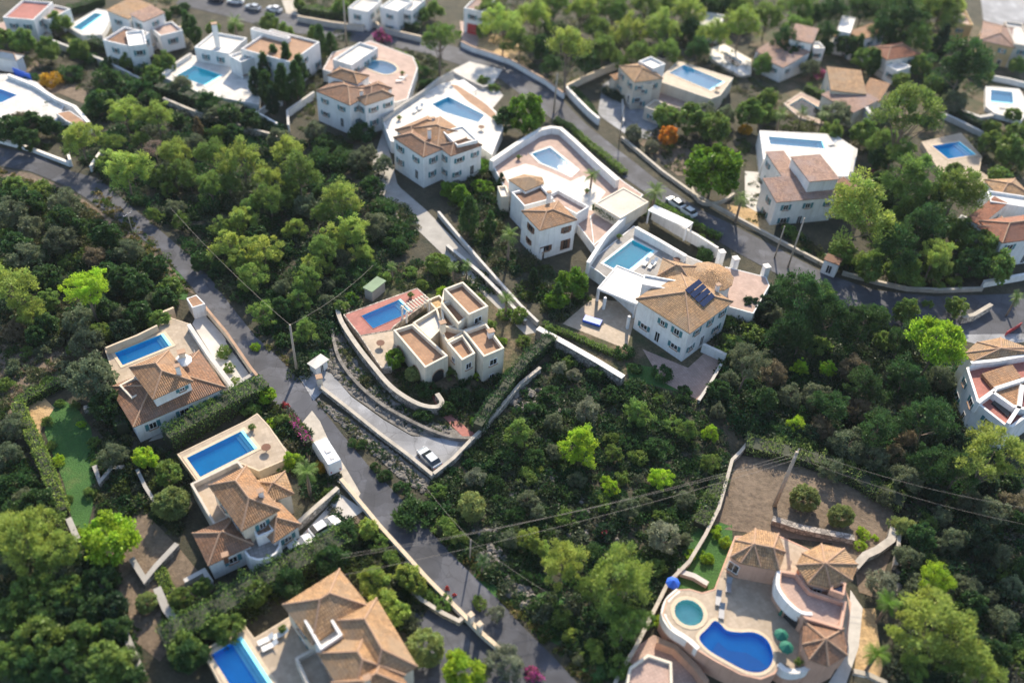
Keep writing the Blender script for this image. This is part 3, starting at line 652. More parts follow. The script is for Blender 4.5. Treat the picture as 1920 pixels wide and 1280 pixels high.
def hedge(label, k, co, h=2.0, w=1.2, tint='dark', z0=0.0, top=False, dens=150, name='hedge', rough=0.12, cat='hedge', tip=None):
    px = q(k, *co); pts = [G(x, y, (z0+h) if top else z0) for x, y in px]; seed = int(co[0]+co[1]); rng = np.random.default_rng(seed); rg = random.Random(seed)
    for p in pts: p.z = T(p.x, p.y)+z0
    C = []; D = []; N = []; bm = bmesh.new()
    for i in range(len(pts)-1):
        a, b = pts[i], pts[i+1]; L = (b-a).length; e = (b-a)/L; s = Vector((-e.y, e.x, 0)); n = int(dens*L*max(1, (w+2*h)/5.5))
        u = rng.random(n)*L; side = rng.random(n); t = rng.uniform(-1, 1, n); A = np.array(a); E_ = np.array(e); S_ = np.array(s)
        topm = side < (w/(w+2*h*0.8)); sg = np.where(rng.random(n) < .5, -1, 1)
        lat = np.where(topm, t*w/2, sg*w/2*(1+0.1*np.sin(u*1.7+i))); zz = np.where(topm, h*(1+rough*np.sin(u*1.3+seed)+rough*0.7*np.sin(u*3.1)), (t+1)/2*h)
        c = A+E_*u[:, None]+S_*lat[:, None]; c[:, 2] += zz; c += rng.normal(size=c.shape)*0.10
        nn = S_*np.where(topm, 0, sg)[:, None]; nn[:, 2] += np.where(topm, 1, 0.5); C.append(c); D.append(nn+rng.normal(size=c.shape)*0.6)
        box(bm, (a+b)/2, e, L, w*0.8, min(a.z, b.z)-0.3, min(a.z, b.z)+h*0.86)
    C = np.concatenate(C); D = np.concatenate(D); Ls = rng.uniform(0.25, 0.42, len(C)); col = np.array(TINTS[tint][0])*(1+rng.uniform(-.3, .3, (len(C), 1)))
    if tip: m = rng.random(len(C)) < 0.55; col[m] = np.array(TINTS[tip][0])*(1+rng.uniform(-.3, .3, (m.sum(), 1)))
    me = leafmesh(name, C, D, Ls, Ls*0.5, col, rng=rng); c = sum(pts, Vector())/len(pts); root = thing(name, label, cat, (c.x, c.y, c.z))
    o = bpy.data.objects.new('leaves', me); COL.objects.link(o); o.parent = root; o.location = -root.location
    build('stems', bm, 'hedgecore', root); return root
MT['hedgecore'] = m_noise('hedge_stems', (0.03, 0.04, 0.018), 0.3, 2.0)
# ---------------------------------------------------------------- poles, wires, cars, furniture
def pole(label, bx, by, h, mat='pole', arm=True, r=0.14, base=None):
    g = G(bx, by) if base is None else base; g.z = T(g.x, g.y); t = thing('utility_pole', label, 'pole', g)
    bm = bmesh.new(); tube(bm, g-Vector((0, 0, .3)), g+Vector((0, 0, h)), r, r*0.7, 8); build('pole_shaft', bm, mat, t, True)
    if arm:
        e = Vector((0.5, 0.86, 0)); a = g+Vector((0, 0, h-0.35)); bm = bmesh.new(); tube(bm, a-e*0.9, a+e*0.9, 0.07, n=4)
        ar = build('crossarm', bm, 'metal', t)
        for s in (-0.85, 0, 0.85):
            bm = bmesh.new(); tube(bm, a+e*s, a+e*s+Vector((0, 0, .28)), 0.06, 0.035); build('insulator', bm, 'white', ar)
    return g+Vector((0, 0, h))
def wire(label, a, b, sag=0.6, r=0.016, n=14, group='power lines'):
    bm = bmesh.new(); pr = None
    for i in range(n+1):
        t = i/n; p = a.lerp(b, t)-Vector((0, 0, sag*4*t*(1-t)))
        if pr is not None: tube(bm, pr, p, r, n=4)
        pr = p
    o = build('power_line', bm, 'wire'); tag(o, label, 'cable', group)
def loft(bm, secs):    # secs: list of (x, [(y,z)...]) closed rings
    R = [[bm.verts.new((x, y, z)) for y, z in ring] for x, ring in secs]; n = len(R[0])
    for i in range(len(R)-1):
        for k in range(n): bm.faces.new((R[i][k], R[i+1][k], R[i+1][(k+1) % n], R[i][(k+1) % n]))
    bm.faces.new(R[0][::-1]); bm.faces.new(R[-1])
def ringy(w, z0, z1, wt): return [(-w, z0), (w, z0), (w, z0+(z1-z0)*.6), (wt, z1), (-wt, z1), (-w, z0+(z1-z0)*.6)]
def car(label, front, back, paint='carw', kind='car', group=None):
    """front/back pixels of bonnet end and boot end on the ground"""
    a, b = G(*front), G(*back); c = (a+b)/2; c.z = T(c.x, c.y)+0.09; d = (a-b); yaw = math.atan2(d.y, d.x)
    t = thing('parked_car' if kind == 'car' else 'parked_van', label, kind, c, group); t.rotation_euler = (0, 0, yaw); loc = t.location
    def mk(n, bm, m, p=t, sm=False):
        me = bpy.data.meshes.new(n); bmesh.ops.recalc_face_normals(bm, faces=bm.faces); bm.to_mesh(me); bm.free(); me.materials.append(MT[m]); o = bpy.data.objects.new(n, me); COL.objects.link(o); o.parent = p
        return o
    bm = bmesh.new()
    if kind == 'car':
        loft(bm, [(-2.1, ringy(.74, .35, .85, .66)), (-1.95, ringy(.84, .28, .98, .76)), (-1.2, ringy(.87, .25, 1.0, .80)), (0.7, ringy(.87, .25, .97, .80)), (1.7, ringy(.84, .27, .85, .74)), (2.1, ringy(.70, .33, .66, .6))])
        body = mk('body', bm, paint); bm = bmesh.new()
        loft(bm, [(-1.85, ringy(.74, .95, 1.0, .7)), (-1.25, ringy(.76, .95, 1.38, .6)), (0.05, ringy(.76, .95, 1.42, .6)), (0.95, ringy(.74, .93, .98, .7))]); mk('cabin_windows', bm, 'glass')
        bm = bmesh.new(); loft(bm, [(-1.3, [(-.6, 1.38), (.6, 1.38), (.58, 1.43), (-.58, 1.43)]), (0.1, [(-.6, 1.40), (.6, 1.40), (.58, 1.47), (-.58, 1.47)])]); mk('car_roof', bm, paint)
        wx = (-1.35, 1.35); wy = 0.84; LX = 2.08; zl = 0.62
    else:
        loft(bm, [(-2.9, ringy(.95, .4, 2.5, .88)), (-2.8, ringy(1.0, .35, 2.62, .92)), (1.6, ringy(1.0, .35, 2.62, .92)), (2.15, ringy(1.0, .35, 2.2, .88)), (2.75, ringy(.97, .35, 1.3, .88)), (3.0, ringy(.85, .4, 1.0, .8))])
        body = mk('body', bm, paint); bm = bmesh.new()
        loft(bm, [(1.75, [(-.8, 2.5), (.8, 2.5), (.8, 2.56), (-.8, 2.56)]), (2.66, [(-.82, 1.36), (.82, 1.36), (.82, 1.46), (-.82, 1.46)])]); mk('windscreen', bm, 'glass')
        bm = bmesh.new(); box(bm, Vector((-0.6, 0, 0)), Vector((1, 0, 0)), 0.7, 0.7, 2.6, 2.72); box(bm, Vector((-2.0, 0, 0)), Vector((1, 0, 0)), 0.5, 0.5, 2.6, 2.70); mk('roof_hatch', bm, 'metal')
        wx = (-1.9, 2.0); wy = 0.97; LX = 2.95; zl = 0.8
    for x in wx:
        for s in (-1, 1):
            bm = bmesh.new(); tube(bm, Vector((x, s*wy-.1, .33)), Vector((x, s*wy+.1, .33)), .33, n=14); w = mk('wheel', bm, 'tyre'); bm = bmesh.new(); tube(bm, Vector((x, s*wy+s*.11-.01, .33)), Vector((x, s*wy+s*.11+.01, .33)), .19, n=10); mk('rim', bm, 'metal', w)
    for s in (-1, 1):
        bm = bmesh.new(); box(bm, Vector((LX, s*.55, 0)), Vector((1, 0, 0)), .1, .26, zl-.08, zl+.08); mk('headlight', bm, 'blind')
        bm = bmesh.new(); box(bm, Vector((-LX+.02, s*.66, 0)), Vector((1, 0, 0)), .1, .18, zl, zl+.2); mk('tail_light', bm, 'red')
    return t
def lounger(label, px, py, z, ang, mat='canvas', group='sun loungers', hd=(0, 1)):
    g = P(px, py, z); t = thing('sun_lounger', label, 'sun lounger', g, group); e = Vector((math.cos(ang), math.sin(ang), 0)); s = Vector((-e.y, e.x, 0))
    bm = bmesh.new(); box(bm, g-e*0.25, e, 1.3, .66, z+.28, z+.36); a = g+e*.4
    vs = [a+s*.33+Vector((0, 0, .3)), a-s*.33+Vector((0, 0, .3)), a+e*.6-s*.33+Vector((0, 0, .75)), a+e*.6+s*.33+Vector((0, 0, .75))]
    lo = [bm.verts.new(v) for v in vs]; hi = [bm.verts.new(v+Vector((0, 0, .07))) for v in vs]
    for i in range(4): bm.faces.new((lo[i], lo[(i+1) % 4], hi[(i+1) % 4], hi[i]))
    bm.faces.new(hi); bm.faces.new(lo[::-1]); build('cushion', bm, mat, t)
    for u in (-.8, .35):
        for v in (-.28, .28):
            bm = bmesh.new(); c = g+e*u+s*v; box(bm, c, e, .06, .06, z, z+.28); build('leg', bm, 'metal', t)
def parasol(label, px, py, z, r=1.6, mat='canvas', h=2.5, opened=True, group=None):
    g = P(px, py, z+h); g.z = z; t = thing('parasol', label, 'parasol', g, group); bm = bmesh.new(); tube(bm, g, g+Vector((0, 0, h+.1)), .035); build('pole_shaft', bm, 'metal', t)
    bm = bmesh.new(); n = 8; top = bm.verts.new(g+Vector((0, 0, h+.15))); rr = r if opened else .2; dz = -.45 if opened else -1.6
    ring = [bm.verts.new(g+Vector((rr*math.cos(k*6.2832/n), rr*math.sin(k*6.2832/n), h+dz))) for k in range(n)]
    r2 = [bm.verts.new(v.co+Vector((0, 0, -.14))) for v in ring]
    for k in range(n): bm.faces.new((top, ring[k], ring[(k+1) % n])); bm.faces.new((ring[k], r2[k], r2[(k+1) % n], ring[(k+1) % n]))
    build('canopy', bm, mat, t)
def pergola(label, pts, z, h, mat='white', beams=9, solid=False, cat='pergola', posts=True):
    c = sum(pts, Vector())/4; t = thing('pergola', label, cat, (c.x, c.y, z)); e = (pts[1]-pts[0]).normalized(); s = (pts[3]-pts[0]); L = (pts[1]-pts[0]).length
    bm = bmesh.new()
    if solid: prism(bm, pts, z+h, z+h+.2)
    else:
        for k in range(beams):
            a = pts[0]+e*L*(k+.5)/beams; b = a+s; m = (a+b)/2; box(bm, m, s, s.length+.4, .14, z+h+.16, z+h+.32)
        for a, b in ((pts[0], pts[1]), (pts[3], pts[2])): box(bm, (a+b)/2, e, L, .18, z+h, z+h+.158)
    build('slats' if not solid else 'slab_roof', bm, mat, t)
    if posts:
        for p in offset(pts, .2): bm = bmesh.new(); box(bm, p, e, .26, .26, z, z+h-.002); build('post', bm, 'white' if mat != 'wood' else mat, t)
    return t
# ================================================================ SETTING
def oq(*a): return q('o', *a)
sheet('road', oq(-30,272, 60,288, 135,322, 185,335, 235,378, 300,432, 360,484, 402,532, 440,582, 480,632, 520,668, 556,706, 592,752, 640,812, 690,872, 740,922, 790,977, 840,1032, 890,1082, 932,1122, 982,1176, 1042,1236, 1110,1310,
  985,1310, 935,1243, 903,1205, 858,1150, 800,1090, 758,1040, 700,972, 655,915, 628,880, 590,850, 552,800, 508,748, 466,700, 430,652, 390,582, 358,536, 312,485, 262,444, 210,404, 130,352, 57,322, -30,306), 'asphalt', 0.06)
sheet('road', oq(556,36, 650,46, 780,70, 868,92, 935,112, 1012,150, 1045,178, 1100,235, 1160,282, 1240,345, 1310,392, 1380,425, 1450,462, 1550,514, 1640,544, 1750,556, 1960,549,
  1960,625, 1740,628, 1690,618, 1600,588, 1515,545, 1440,505, 1378,472, 1300,425, 1230,376, 1165,330, 1100,276, 1045,232, 992,190, 940,150, 880,128, 780,96, 640,76, 552,62), 'asphalt', 0.06)
sheet('side_street', oq(340,-8, 420,2, 560,30, 556,62, 500,52, 420,30, 330,8), 'asphalt', 0.07)
sheet('driveway', oq(560,706, 600,690, 622,702, 660,745, 720,788, 772,818, 830,822, 866,816, 884,828, 814,896, 768,860, 717,822, 655,772, 605,734, 588,752), 'drive', 0.09)
sheet('lay_by', oq(556,806, 585,770, 600,790, 618,830, 650,880, 676,925, 668,940, 640,912, 592,856), 'kerb', 0.075)
sheet('verge', oq(-30,310, 60,326, 128,356, 208,408, 260,448, 310,490, 352,538, 366,552, 345,545, 300,498, 240,462, 190,415, 120,372, 50,340, -30,330), 'dirt', 0.04)
sheet('verge', oq(560,830, 700,990, 860,1160, 900,1215, 870,1200, 760,1080, 640,960), 'dirt', 0.045)
sheet('forecourt', oq(758,1118, 800,1140, 890,1180, 935,1245, 985,1300, 760,1300, 780,1200), 'asphalt', 0.05)
sheet('alley', oq(742,345, 800,395, 835,432, 905,502, 962,562, 1012,622, 985,628, 930,575, 868,515, 800,448, 755,405, 725,360), 'concrete', 0.06)
sheet('dirt_lot', oq(1372,852, 1480,866, 1570,900, 1676,955, 1674,1036, 1560,1018, 1440,1004, 1330,988, 1346,900), 'dirt', 0.05)
sheet('garden_lawn', oq(1290,985, 1372,975, 1375,1060, 1330,1110, 1262,1110), 'lawn', 0.05)
sheet('garden_lawn', oq(88,765, 118,748, 148,770, 170,800, 178,850, 182,905, 172,960, 158,1010, 146,1015, 132,960, 120,905, 100,855, 84,810), 'lawn', 0.05)
sheet('sand_patch', q('z02', 190,500, 330,420, 410,500, 330,620, 290,720), 'sand', 0.07)
sheet('garden_lawn', oq(0,900, 60,880, 110,960, 150,1060, 60,1010, 0,960), 'lawn', 0.05)
sheet('garden_ground', oq(225,985, 262,950, 330,1020, 400,1105, 345,1180, 300,1240, 250,1200, 205,1060), 'dirt', 0.045)
sheet('garden_ground', oq(640,560, 740,500, 860,490, 960,560, 1005,625, 940,760, 885,830, 780,800, 690,720, 630,620), 'garden', 0.05)
sheet('brick_path', q('H4', 800,1000, 850,1080, 930,1200, 1040,1330, 1110,1400, 1180,1420, 1160,1480, 1060,1450, 900,1290, 820,1150, 780,1020), 'floorr', 0.10)
sheet('rock_slope', oq(600,640, 632,610, 680,700, 760,770, 850,805, 880,818, 830,828, 770,815, 720,785, 660,742, 618,700), 'rock', 0.07)
sheet('rock_slope', oq(592,745, 650,780, 712,828, 762,866, 808,900, 795,925, 735,884, 676,826, 616,776), 'rock', 0.07)
sheet('garden_ground', oq(1060,590, 1110,560, 1350,600, 1345,690, 1310,755, 1170,705, 1010,615), 'garden', 0.045)
sheet('pink_gravel', oq(1205,655, 1290,690, 1345,640, 1362,660, 1312,752, 1240,715), 'floorp', 0.07)
sheet('lawn_strip', oq(1172,680, 1230,690, 1275,735, 1180,712), 'lawn', 0.065)
sheet('car_park', oq(1130,160, 1170,130, 1190,180, 1250,215, 1215,262, 1170,250, 1120,215), 'drive', 0.06)
sheet('patio', q('H14', -20,590, 120,600, 300,700, 300,1060, 180,1080, -20,960), 'conw', 0.07)
sheet('side_street', oq(1838,-8, 1960,-8, 1960,40, 1880,50, 1845,52), 'drive', 0.06)
sheet('terrace_ground', oq(0,130, 60,110, 160,170, 170,200, 110,175, 60,190), 'dirt', 0.05)
sheet('bright_lawn', q('z00', 465,250, 700,250, 760,300, 665,380, 540,330, 460,290), 'lawnb', 0.06)
sheet('garden_ground', oq(700,300, 720,240, 745,345, 790,400, 760,420, 690,380), 'concrete', 0.045)
sheet('side_street', oq(528,0, 560,0, 562,32, 540,34), 'kerb', 0.055)
sheet('forecourt', oq(742,18, 800,24, 790,52, 745,45), 'kerb', 0.055)
sheet('forecourt', oq(862,40, 900,46, 895,92, 868,88), 'floorp', 0.055)
sheet('garden_ground', oq(280,-10, 345,0, 330,40, 300,60, 270,40), 'garden', 0.04)
sheet('sandy_ground', oq(890,60, 960,70, 1000,120, 985,128, 900,98), 'sand', 0.05)
sheet('forecourt', q('H7', 700,120, 800,60, 960,-20, 1290,60, 1200,200, 1300,320, 1150,500, 700,200), 'conw', 0.08)
sheet('bare_ground', oq(1340,380, 1460,400, 1450,445, 1400,430, 1330,390), 'sand', 0.05)
sheet('dry_ground', oq(1230,240, 1290,270, 1320,330, 1270,330, 1200,270), 'dirt', 0.05)
sheet('bare_ground', oq(1805,590, 1930,580, 1930,640, 1850,650, 1810,640), 'drive', 0.05)
sheet('garden_path', q('H22', 1545,560, 1640,700, 1610,1000, 1500,1320, 1350,1320, 1520,1050), 'conw', 0.07)
sheet('sandy_ground', oq(1610,1140, 1640,1140, 1655,1250, 1640,1300, 1600,1290), 'sand', 0.05)
sheet('garden_ground', oq(1560,1010, 1672,1036, 1640,1120, 1610,1110, 1600,1050, 1560,1040), 'dirt', 0.055)
sheet('garden_ground', oq(1400,60, 1780,40, 1920,60, 1920,350, 1800,300, 1700,250, 1600,260, 1420,200), 'garden', 0.03)
sheet('terrace_floor', oq(1175,1225, 1225,1190, 1300,1215, 1340,1300, 1150,1300), 'floorp', 0.07)
# ================================================================ HOUSES
def R(k, *c): z = c[-1]; return rect(*q(k, *c[:-1]), z)
def PL(k, z, *c): return poly(q(k, *c), z)
# --- left villa, red-brown hips, blue pool
p1 = pool('blue rectangular pool on the terrace of the left villa beside the curving road', R('H1', 150,520, 540,365, 597,462, 2.0), 2.0, 'blue', 'coping')
deck('pool_terrace', 'beige pool terrace with a balustrade at its far left corner', PL('H1', 2.0, 78,482, 500,300, 590,240, 740,290, 1005,775, 300,1080, 150,700), 2.0, -1, 'floorb', 'coping', [p1])
h = house('left villa with brown hip roofs and a white upper storey beside the road', q('H1', 560,900)[0])
hb(h, 'hip', 'H1', (310,1090, 1010,790, 830,510), 4.2, -1, 'white', 'tileb', 1.5, arches=True)
hb(h, 'hip', 'H1', (465,870, 750,740, 620,495), 6.6, 3, 'white', 'tile', 1.4, win=0)
hb(h, 'flat', 'H1', (285,880, 425,805, 345,690), 5.0, 2, 'cream', 'floorb', win=1)
a = rect(*q('H1', 465,870, 750,740, 620,495), 6.6); fs = frontside(a)[0][1]; window(h, a[fs], a[(fs+1) % 4], .75, 5.7, .8, .6)
chimney(h, q('H1', 655,650)[0], 7.6); chimney(h, q('H1', 690,540)[0], 6.2, 1.2, 'cream', .9)
gwall('cream balustrade at the corner of the left villa pool terrace', 'H1', (78,480, 200,430, 330,380, 490,300), 0.9, .2, 'coping', 'coping', z0=2.0, name='balustrade', cat='balustrade', top=True)
gwall('cream end wall at the left villa terrace above its pool', 'H1', (490,212, 620,157), 1.2, .3, 'coping', 'coping', z0=1.0, top=True)
gwall('inner white parapet wall stepping down beside the left villa', 'H1', (740,290, 900,530, 1095,790), 2.2, .5, 'white', 'conw', z0=0.6, top=True)
gwall('cream roadside wall of the left villa', 'H1', (790,60, 880,160, 1040,350, 1240,640, 1290,700), 1.2, .3, 'cream', 'ridge', z0=0.2, top=True)
gwall('grey ramp wall below the left villa', 'H1', (1270,720, 1020,870, 700,1010, 560,1160), 1.0, .5, 'concrete', 'concrete')
sheet('ramp', q('H1', 1250,740, 1290,780, 780,1050, 560,1190, 420,1230, 520,1120, 1010,880), 'concrete', 0.06)
sheet('side_yard', q('H1', 770,290, 830,170, 1010,370, 1230,700, 1120,790, 960,590), 'conw', 0.06)
deck('garden_store', 'small flat tiled store roof at the left villa corner by the road', PL('H1', 2.6, 735,85, 800,62, 860,125, 775,150), 2.6, 0, 'floort', 'white', cat='outbuilding')
# --- lower left villa
p2 = pool('deep blue rectangular pool below the long hedge', R('H2', 108,350, 485,165, 572,288, 2.0), 2.0, 'blue', 'coping')
deck('pool_terrace', 'beige terrace around the deep blue pool below the long hedge', PL('H2', 2.0, 55,325, 500,108, 575,60, 650,140, 790,345, 590,430, 470,380, 185,505), 2.0, -1, 'floorb', 'coping', [p2])
h = house('lower left villa with orange-tan hip roofs beside the white van', q('H2', 540,760)[0])
b = PL('H2', 3.6, 130,520, 450,365, 640,600, 290,800); block(h, b, 3.6, -1, 'beige', 'floorb', .9, .3)
hb(h, 'hip', 'H2', (480,815, 705,690, 537,400), 6.6, 0, 'cream', 'tile', 1.6)
hb(h, 'hip', 'H2', (262,1045, 530,920, 430,740), 3.9, -0.5, 'white', 'tileb', 1.4)
hb(h, 'hip', 'H2', (688,895, 845,790, 770,590), 4.2, 0, 'white', 'tile', 1.2)
hb(h, 'hip', 'H2', (620,640, 800,580, 735,460), 4.6, 0, 'cream', 'tileo', 0.9, win=0)
b = [P(*q('H2', 610,925)[0], 3.4)+Vector((2.3*math.cos(k*.5236), 2.3*math.sin(k*.5236), 0)) for k in range(12)]; block(h, b, 3.4, -.5, 'white', 'floorg', .5)
hb(h, 'flat', 'H2', (575,880, 690,830, 650,740), 4.8, 0, 'white', 'floorp', win=0)
chimney(h, q('H2', 602,590)[0], 7.2, 1.0); chimney(h, q('H2', 365,1010)[0], 4.4, .7, 'wood')
gwall('tan garden wall between the lower left villa and its driveway', 'H2', (850,830, 960,730, 1120,590), 1.4, .5, 'stonep', 'kerb')
gwall('low stone wall running down from the lower left villa entrance', 'H2', (570,990, 620,1060, 670,1130), 1.0, .5, 'conw', 'conw')
gwall('pale wall with a step at the foot of the lower left villa', 'H2', (100,1200, 230,1130, 280,1210), 1.0, .5, 'conw', 'conw')
sheet('driveway', q('H2', 1130,590, 1290,700, 1090,830, 700,1080, 610,1030, 880,860), 'conw', 0.085)
gwall('curved stone planter wall beside the deep blue pool', 'H2', (640,240, 700,230, 740,290, 790,345), .8, .3, 'stonep', 'kerb')
# --- bottom villa
p3 = pool('royal blue pool at the bottom edge of the picture left of the big hipped roof', R('H3', 75,765, 335,605, 600,1115, 2.0), 2.0, 'deep', 'coping')
deck('pool_terrace', 'grey-beige terrace beside the royal blue pool at the bottom edge', PL('H3', 2.0, 20,735, 345,510, 440,635, 760,440, 960,640, 1010,1200, 640,1330, 330,1330), 2.0, -1, 'floorb', 'coping', [p3])
h = house('bottom villa with large sand-brown hipped roofs', q('H3', 1300,900)[0])
hb(h, 'hip', 'H3', (720,338, 1165,58, 1400,345), 6.3, 0, 'cream', 'tileo', 2.0)
hb(h, 'hip', 'H3', (1480,308, 1805,855, 1470,1070), 6.3, 0, 'cream', 'tileo', 2.0)
hb(h, 'hip', 'H3', (1020,758, 1420,520, 1700,930), 6.25, 0, 'cream', 'tileo', 1.9)
hb(h, 'hip', 'H3', (1140,1010, 1560,760, 1700,1060), 6.2, 0, 'cream', 'tile', 1.8, win=0)
b = PL('H3', 6.9, 868,470, 1055,362, 1200,590, 1010,720); block(h, b, 6.9, 0, 'white', 'floorw', 1.0, .3)
b = PL('H3', 4.4, 790,790, 985,680, 1160,1010, 940,1120); block(h, b, 4.4, 0, 'beige', 'floorb', .9, .3)
b = PL('H3', 3.0, 540,640, 770,450, 880,620, 770,700); 
chimney(h, q('H3', 1410,985)[0], 8.0, 1.0, 'cream')
for i, (x, y) in enumerate(((540,650), (575,700), (665,600))): lounger('%s sun lounger on the grey terrace by the royal blue pool' % ('upper', 'lower', 'right-hand')[i], *q('H3', x, y)[0], 2.0, .6)
# --- central villa, flat terracotta roofs
p4 = pool('blue pool in a red-paved deck at the central cream villa', R('H4', 245,480, 560,345, 645,447, 1.5), 1.5, 'blue', 'floorr', .1)
deck('red_pool_deck', 'red-paved deck around the pool of the central cream villa', PL('H4', 1.5, 112,470, 690,262, 790,350, 500,560, 480,590, 240,632), 1.5, -1, 'floorr', 'stonep', [p4])
deck('sunny_terrace', 'cream sunlit terrace left of the central cream villa', PL('H4', 1.5, 244,640, 484,598, 505,600, 560,760, 480,880, 410,890), 1.5, -1, 'floorb', 'stonep')
h = house('central cream villa of stepped boxes with flat terracotta roof terraces', q('H4', 950,850)[0])
for pg, zt, fl, sd_ in (((905,262, 1058,203, 1262,400, 1105,470), 7.2, 'floort', 1), ((885,375, 975,345, 1100,480, 1022,545), 6.1, 'floort', 0), ((1225,805, 1390,735, 1242,535, 1062,600), 5.6, 'floort', 2), ((1050,832, 1158,775, 1058,625, 930,690), 5.2, 'floort', 2),
    ((500,590, 755,892, 940,795, 655,540), 4.4, 'floort', 2), ((655,532, 850,412, 905,560, 800,665), 4.0, 'floorw', 0), ((870,560, 1030,548, 1055,618, 930,685, 905,650), 4.7, 'floort', 0), ((880,385, 905,262, 1105,470, 1242,535, 1060,600, 900,560), 5.0, 'floort', 0)):
    b = PL('H4', zt, *pg); block(h, b, zt, -1, 'cream', fl, .7, .3)
    if sd_: auto_windows(h, b, zt, 0, sd_, 'plain', pg[0] == 500, int(pg[0]), .4)
hb(h, 'flat', 'H4', (770,350, 870,310, 900,400), 3.0, 0, 'cream', 'sand', ph=.4, win=0)
chimney(h, q('H4', 895,560)[0], 5.6, 1.2, 'cream', .8); chimney(h, q('H4', 1280,620)[0], 5.2, .8, 'white', .9)
pergola('row of cream beams between the pool and the central cream villa', R('H4', 560,500, 760,400, 790,450, 1.5), 1.5, 2.3, 'cream', 9)
gwall('curved dry-stone wall sweeping below the central cream villa', 'H4', (55,430, 90,530, 200,700, 340,880, 480,1040, 620,1140, 740,1195, 850,1205, 890,1165, 850,1100), 1.5, .6, 'stone', 'kerb', sm=True, top=True)
gwall('stub of cream stone wall at the far corner of the red pool deck', 'H4', (55,430, 140,385), 1.5, .6, 'stonep', 'kerb', top=True)
gwall('lower dry-stone retaining wall along the grey driveway', 'H4', (10,580, 60,800, 200,1000, 380,1160, 560,1270, 760,1370, 960,1440, 1130,1450), .7, .5, 'rock', None, sm=True, top=True)
gwall('tan-capped wall along the road side of the grey driveway', 'o', (600,730, 655,773, 717,823, 768,861, 813,898), .8, .4, 'stonep', 'kerb')
gwall('tan wall from the silver car up to the cypress hedge', 'o', (813,897, 850,868, 884,832, 905,812, 940,770, 975,728, 1012,698), 1.1, .4, 'stonep', 'kerb')
h = house('cream gate pillar at the top of the grey driveway', (600,722), name='gate_pillar', cat='pillar')
g = G(600, 722); bm = bmesh.new(); box(bm, g, Vector((1, .4, 0)), .8, .8, -.2, 2.0); build('pillar_shaft', bm, 'cream', h); bm = bmesh.new(); box(bm, g, Vector((1, .4, 0)), 1.0, 1.0, 2.0, 2.15); build('cap', bm, 'ridge', h)
h = house('small white meter hut with a grey roof at the driveway mouth', (596,684), name='meter_hut', cat='hut')
b = rect((580,682),(592,690),(615,676),2.0); block(h, b, 2.0, -.3, 'white'); bm = bmesh.new(); prism(bm, offset(b, -.25), 2.0, 2.14); build('roof', bm, 'conw', h); window(h, b[frontside(b)[0][1]], b[(frontside(b)[0][1]+1)%4], .5, 1.0, .7, 1.6, 'plain', 'door')
h = house('pale green flat-roofed garden shed behind the red pool deck', q('H4', 360,230)[0], name='garden_shed', cat='shed')
b = R('H4', 270,255, 330,285, 455,215, 2.4); block(h, b, 2.4, 0, 'concrete'); MT['shedroof'] = m_noise('green_felt_roof', (0.20, 0.28, 0.17), .15, .6); bm = bmesh.new(); prism(bm, offset(b, -.2), 2.4, 2.55); build('roof', bm, 'shedroof', h)
# --- right of centre: villa with solar panels and turquoise pool
p5 = pool('turquoise pool behind the villa with solar panels', R('z21', 905,522, 1070,605, 890,802, 3.0), 3.0, 'turq', 'copw')
deck('pool_terrace', 'grey pool terrace of the villa with solar panels', PL('z21', 3.0, 915,420, 1310,640, 1500,720, 1600,730, 1545,1000, 1300,1190, 960,1010, 660,760, 570,700), 3.0, 0, 'floorg', 'white', [p5])
deck('forecourt_terrace', 'pale paved forecourt on a white retaining wall right of the solar panels', PL('z21', 3.0, 1606,726, 1900,800, 1925,860, 1805,1065, 1570,1000), 3.0, -1, 'floorp', 'white')
sheet('lower_patio', q('z21', 380,1150, 600,960, 950,1000, 880,1260, 860,1340), 'floorb', 0.07)
h = house('white villa with sand-tiled hip roofs and solar panels', q('z21', 1250,1050)[0])
sp = hb(h, 'hip', 'z21', (950,962, 1330,1205, 1555,930), 6.6, -.5, 'white', 'tileo', 1.9)
hb(h, 'hip', 'z21', (1105,785, 1335,840, 1395,730), 6.4, 0, 'white', 'tileo', 1.2, win=0)
b = [P(*q('z21', 1490,790)[0], 6.2)+Vector((3.6*math.cos(k*.524), 3.6*math.sin(k*.524), 0)) for k in range(12)]; block(h, b, 6.15, 0, 'white'); polyroof(h, b, [sum(b, Vector())/12], 6.2, 1.3, 'tileo', .3, None)
hb(h, 'flat', 'z21', (975,850, 1240,900, 1280,830), 7.2, 3, 'white', 'floorw', ph=.3, win=0)
hb(h, 'flat', 'z21', (640,880, 935,1000, 1000,790), 3.4, 3.0, 'white', 'copw', ph=.15, win=0)
# terrace slab is carried by columns
for x, y in ((650,900), (880,1100), (700,960), (930,1020)):
    g = P(*q('z21', x, y-10)[0], 3.0); bm = bmesh.new(); box(bm, g, Vector((1, .5, 0)), .4, .4, -.3, 2.98); build('column', bm, 'white', h)
from mathutils.bvhtree import BVHTree
bpy.context.view_layer.update()
_ro = [o for o in h.children if o.name.startswith('roof')][0]; _of = rootloc(h)
_bv = BVHTree.FromPolygons([v.co+_of for v in _ro.data.vertices], [tuple(p.vertices) for p in _ro.data.polygons])
def onroof(p):
    d = ray(*p).normalized(); r_ = _bv.ray_cast(Vector((0, 0, CH)), d); return r_
_c = onroof(q('z21', 1405,925)[0]); _cr = []
for pp in q('z21', 1290,895, 1395,815, 1520,950, 1435,1030):
    d = ray(*pp); _o = Vector((0, 0, CH)); _cr.append(_o+d*((_c[0]-_o).dot(_c[1])/d.dot(_c[1]))+_c[1]*(.22 if _c[1].z > 0 else -.22))
a1, b1, c1, d1 = _cr
